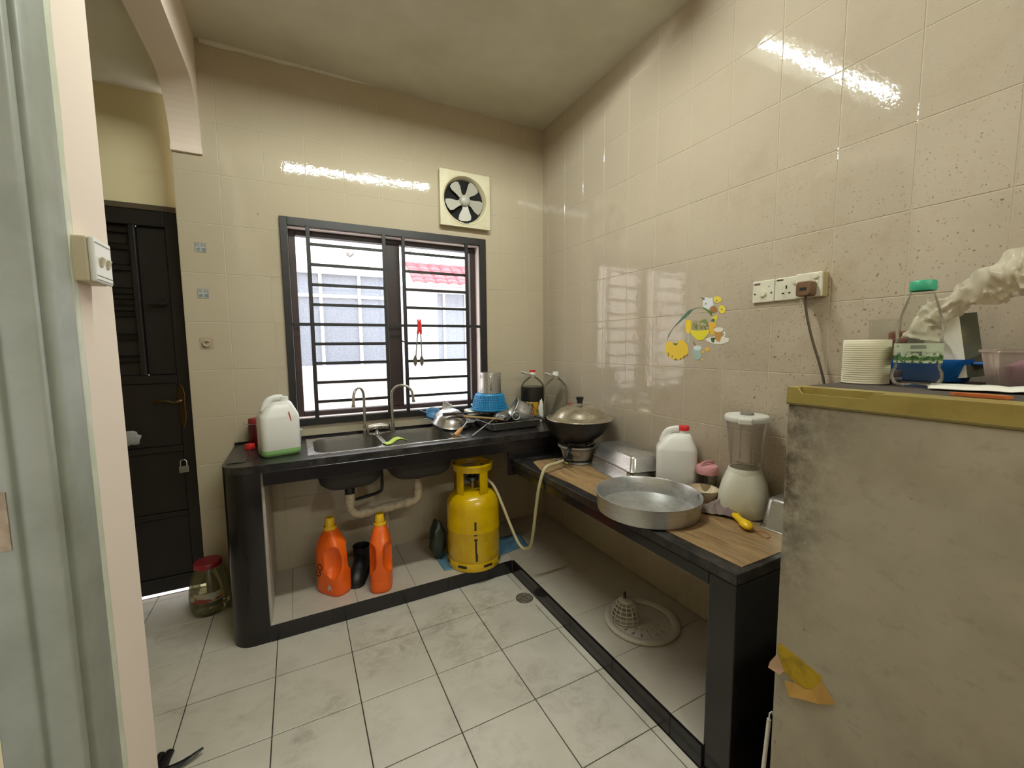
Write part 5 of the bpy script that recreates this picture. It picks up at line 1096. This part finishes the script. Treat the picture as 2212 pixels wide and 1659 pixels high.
MB().lathe([(.040, .094), (.0425, .097), (.0425, .108), (.041, .112), (.0425, .116), (.0425, .126), (.038, .130), (0, .130)], 28).build('lid', mat('brown_lid', '7a4630', .4), bj, smooth=40)
MB().prism([(-.036, .0), (-.005, .01), (-.002, .11), (-.034, .125)], 0, .0006, lambda u, v, s: (-.041 - s, u - .012, v + .015)).build('film', clear('thin_clear_film', '', 0), bj)
ct_ = thing('white_carton', 'white carton with dark green side leaning in the blue basin', 'carton', (-.096, -2.222, ZF + .010), radians(0))
cx_ = RX(radians(-9))
MB().loft([[tuple(cx_ @ Vector((x, y, z + (.030 * (y + .042) / .084 if z > .1 else 0) * -1))) for x, y in ((-.030, .042), (-.030, -.042), (-.018, -.042), (-.018, .042))] for z in (.0, .19)]).build('front_panel', mat('white_card', 'dedbcc', .7), ct_)
MB().loft([[tuple(cx_ @ Vector((x, y, z))) for x, y in ((-.017, .040), (-.028, -.0425), (.018, -.062), (.022, .03))] for z in (.0, .165)]).build('side_panel', mat('dark_green_card', '4f5242', .6, var=('7c7048', 18, .5, .7)), ct_)
M_BAGW = clear('crinkled_white_bag', 'f2eee2', .3, .2, .6, 'e4dcc6')
kb = thing('knotted_bag', 'crumpled white plastic bag knotted over the carton top on the fridge', 'plastic bag', (-.115, -2.225, ZF + .17))
def bagm(pts, rad, seed):
    P = smooth_path(pts, 6); k = len(P)
    def f(u, v):
        i = min(int(u * (k - 1)), k - 2); fr_ = u * (k - 1) - i; c_ = P[i].lerp(P[i + 1], fr_); d = (P[i + 1] - P[i]).normalized(); a_ = Vector((0, 0, 1)); a_ = (a_ - d * a_.dot(d)).normalized(); b_ = d.cross(a_)
        q = 2 * pi * v; R = rad(u) * (1 + .55 * noise.noise(Vector((u * 9, cos(q) * 1.6, sin(q) * 1.6 + seed))) + .35 * noise.noise(Vector((u * 26, cos(q) * 4, sin(q) * 4 + seed))))
        return c_ + (a_ * sin(q) + b_ * cos(q)) * R
    return MB().grid(f, 70, 26)
bagm([(-.01, .055, -.055), (-.01, .045, -.005), (-.01, .01, .025), (-.012, -.03, .055), (-.014, -.085, .085), (-.016, -.135, .095), (-.018, -.19, .09)], lambda u: .040 - .016 * sin(pi * min(1, u * 1.5)) + .020 * max(0, u - .5), 4).build('bag', M_BAGW, kb, smooth=60)
pc = thing('pink_container', 'clear plastic container of pink stuff at the right end of the fridge top', 'container', (-.118, -2.378, ZF), radians(90))
MB().loft([sec(.074, .050, .02, 0, 5), sec(.086, .062, .024, .080, 5), sec(.090, .066, .026, .082, 5), sec(.090, .066, .026, .088, 5)], caps=False).build('box', clear('cloudy_box_plastic', 'e0d8d4', .4, .12, .35, 'b9aca2'), pc, smooth=40)
MB().loft([sec(.060, .044, .02, .002, 5, cx=-.012), sec(.064, .050, .022, .050, 5, cx=-.016), sec(.045, .036, .03, .07, 5, cx=-.03)]).build('contents', mat('pink_contents', 'b3688a', .6), pc, smooth=50)
def sheet(u, v): return (-.045 + u * .09, .12 - v * .24, .0015 + .008 * abs(noise.noise(Vector((u * 3, v * 4, 1)))) + .004 * u)
tag(MB().grid(sheet, 8, 16).build('paper_sheets', M_WHITEPAPER, smooth=50, solid=-.002, loc=(-.30, -2.375, ZF + .001), rz=radians(14)), 'loose white paper sheets lying on the dark fridge top', 'paper')
tag(MB().prism([(0, 0), (.05, .01), (.085, .0), (.08, -.02), (.01, -.012)], 0, .006, lambda u, v, s: (-.452 + v, -2.33 - u, ZF + s)).build('orange_wrapper', mat('orange_wrapper_film', 'b5622a', .5)), 'small orange wrapper at the front edge of the fridge top', 'wrapper')
t = thing('white_rod', 'thin white metal rod leaning between counter and fridge', 'rod', (-.54, -2.035, 0))
MB().tube([(-.022, -.012, .0), (-.002, -.012, .160), (.016, -.012, .325)], .0055, 10).build('rod', M_WHITEPL, t, smooth=60)
MB().tube([(.016, -.012, .325), (.017, -.012, .342), (.024, -.014, .345), (.027, -.015, .335)], .002, 8).build('hook', M_WHITEPL, t, smooth=60)

# ------------------------------------------------------------------ outside the window
struct(MB().box((-9, .26, -.16), (7, 8.0, -.06)).build('ground', mat('pale_alley_concrete', 'c9c5bc', .9)))
hs = thing('neighbour_house', 'pale rendered neighbouring house seen through the left window pane', 'house', (-1.1, 2.6, 0))
HO = T(1.1, -2.6, 0)
g = NT('stained_render'); p = g.geo()
c = g.mix(g.ramp(g.noise(p, 2.2, 5, .65), .45, .75), S('e6dcd8'), S('d9c3b6')); sz = g.n('SeparateXYZ', i0=p).outputs[2]
st_ = g.math('MULTIPLY', g.ramp(g.noise(g.scale(p, (5, 5, 1.6)), 3, 6, .7), .55, .68), g.math('MULTIPLY', g.ramp(sz, .75, .95), g.ramp(sz, 1.15, 1.0)))
c = g.mix(g.math('MULTIPLY', st_, .7), c, S('8d6f63')); g.bsdf(c, .9); M_RENDER = g.m
hw = MB()
for r in minus((-6.0, -.55, -.1, 4.2), (-1.93, -.52, 1.142, 2.215)): hw.box((r[0], 2.62, r[2]), (r[1], 2.75, r[3]))
hw.box((-2.05, 2.55, 1.105), (-.54, 2.63, 1.142)); hw.build('wall', M_RENDER, hs, xf=HO)
g = NT('grey_ribbed_glass'); p = g.geo(); c = g.mix(g.ramp(g.noise(p, 60, 5, .7), .45, .65), S('757a86'), S('8b8f9a')); g.bsdf(c, .25); M_FARGLASS = g.m
M_WHITEFRAME = mat('white_window_frame', 'eeeeec', .6)
for a, b in ((-1.93, -1.62), (-1.59, -1.365), (-1.345, -.945), (-.925, -.53)):
    for z0, z1 in ((1.15, 1.94), (1.97, 2.205)): MB().box((a, 2.665, z0), (b, 2.67, z1)).build('pane', M_FARGLASS, hs, xf=HO)
for x in (-1.62, -1.355, -.935): MB().box((x - .016, 2.64, 1.142), (x + .016, 2.68, 2.215)).build('window_bar', M_WHITEFRAME, hs, xf=HO)
MB().box((-1.93, 2.635, 1.938), (-.53, 2.68, 1.972)).build('window_bar', M_WHITEFRAME, hs, xf=HO)
MB().box((-1.95, 2.60, 2.205), (-.53, 2.68, 2.245)).build('window_head', M_WHITEFRAME, hs, xf=HO)
lp = MB().tube([(-1.06, 2.615, 2.43), (-1.03, 2.55, 2.40), (-.99, 2.52, 2.44)], .010, 8).box((-1.10, 2.50, 2.43), (-1.03, 2.56, 2.455), RY(.6).to_3x3()).build('outdoor_lamp', mat('grey_lamp_bracket', '77726a', .5), hs, xf=HO)
h2 = thing('neighbour_annex', 'white annex with red tiled lean-to roof seen through the right window pane', 'house', (.3, 2.9, 0))
HO2 = T(-.3, -2.9, 0)
hw = MB()
for r in minus((-.55, 4.0, -.1, 2.15), (.10, .80, 1.19, 2.08)): hw.box((r[0], 2.9, r[2]), (r[1], 3.0, r[3]))
hw.box((-.55, 2.62, -.1), (-.45, 2.9, 2.0)); hw.build('wall', mat('white_annex_render', 'e2e2e6', .9), h2, xf=HO2)
for a, b in ((.10, .185), (.215, .50), (.53, .80)):
    for z0, z1 in ((1.19, 1.86), (1.90, 2.08)): MB().box((a, 2.935, z0), (b, 2.94, z1)).build('pane', M_FARGLASS, h2, xf=HO2)
for x in (.20, .515): MB().box((x - .015, 2.91, 1.19), (x + .015, 2.95, 2.08)).build('window_bar', M_WHITEFRAME, h2, xf=HO2)
M_REDTILE = mat('red_roof_tile', 'c8565c', .6, var=('a83c46', 10, .4, .7))
MB().box((-.33, 2.60, 2.13), (1.6, 2.66, 2.155)).build('gutter', mat('grey_gutter', '8d8d90', .6), h2, xf=HO2)
cA = bpy.data.objects.new
for i in range(12):
    x = -.30 + i * .155
    for j in range(5):
        y0 = 2.60 + j * .085; z0 = 2.165 + j * .062
        MB().grid(lambda u, v: (x + u * .152, y0 + v * .105, z0 + v * .075 + .018 * sin(pi * u)), 6, 1).build('roof_tile', M_REDTILE, h2, smooth=60, solid=.008, xf=HO2)
MB().box((-.33, 2.99, 2.44), (1.6, 3.06, 2.475)).build('ridge', M_REDTILE, h2, xf=HO2)
MB().tube(smooth_path([(-.60, 2.4, 2.62), (-.50, 2.4, 2.50), (-.38, 2.4, 2.48), (-.30, 2.4, 2.60)], 4), .004, 6).build('loose_cable', M_BLACKPL, h2, xf=HO2, smooth=60)
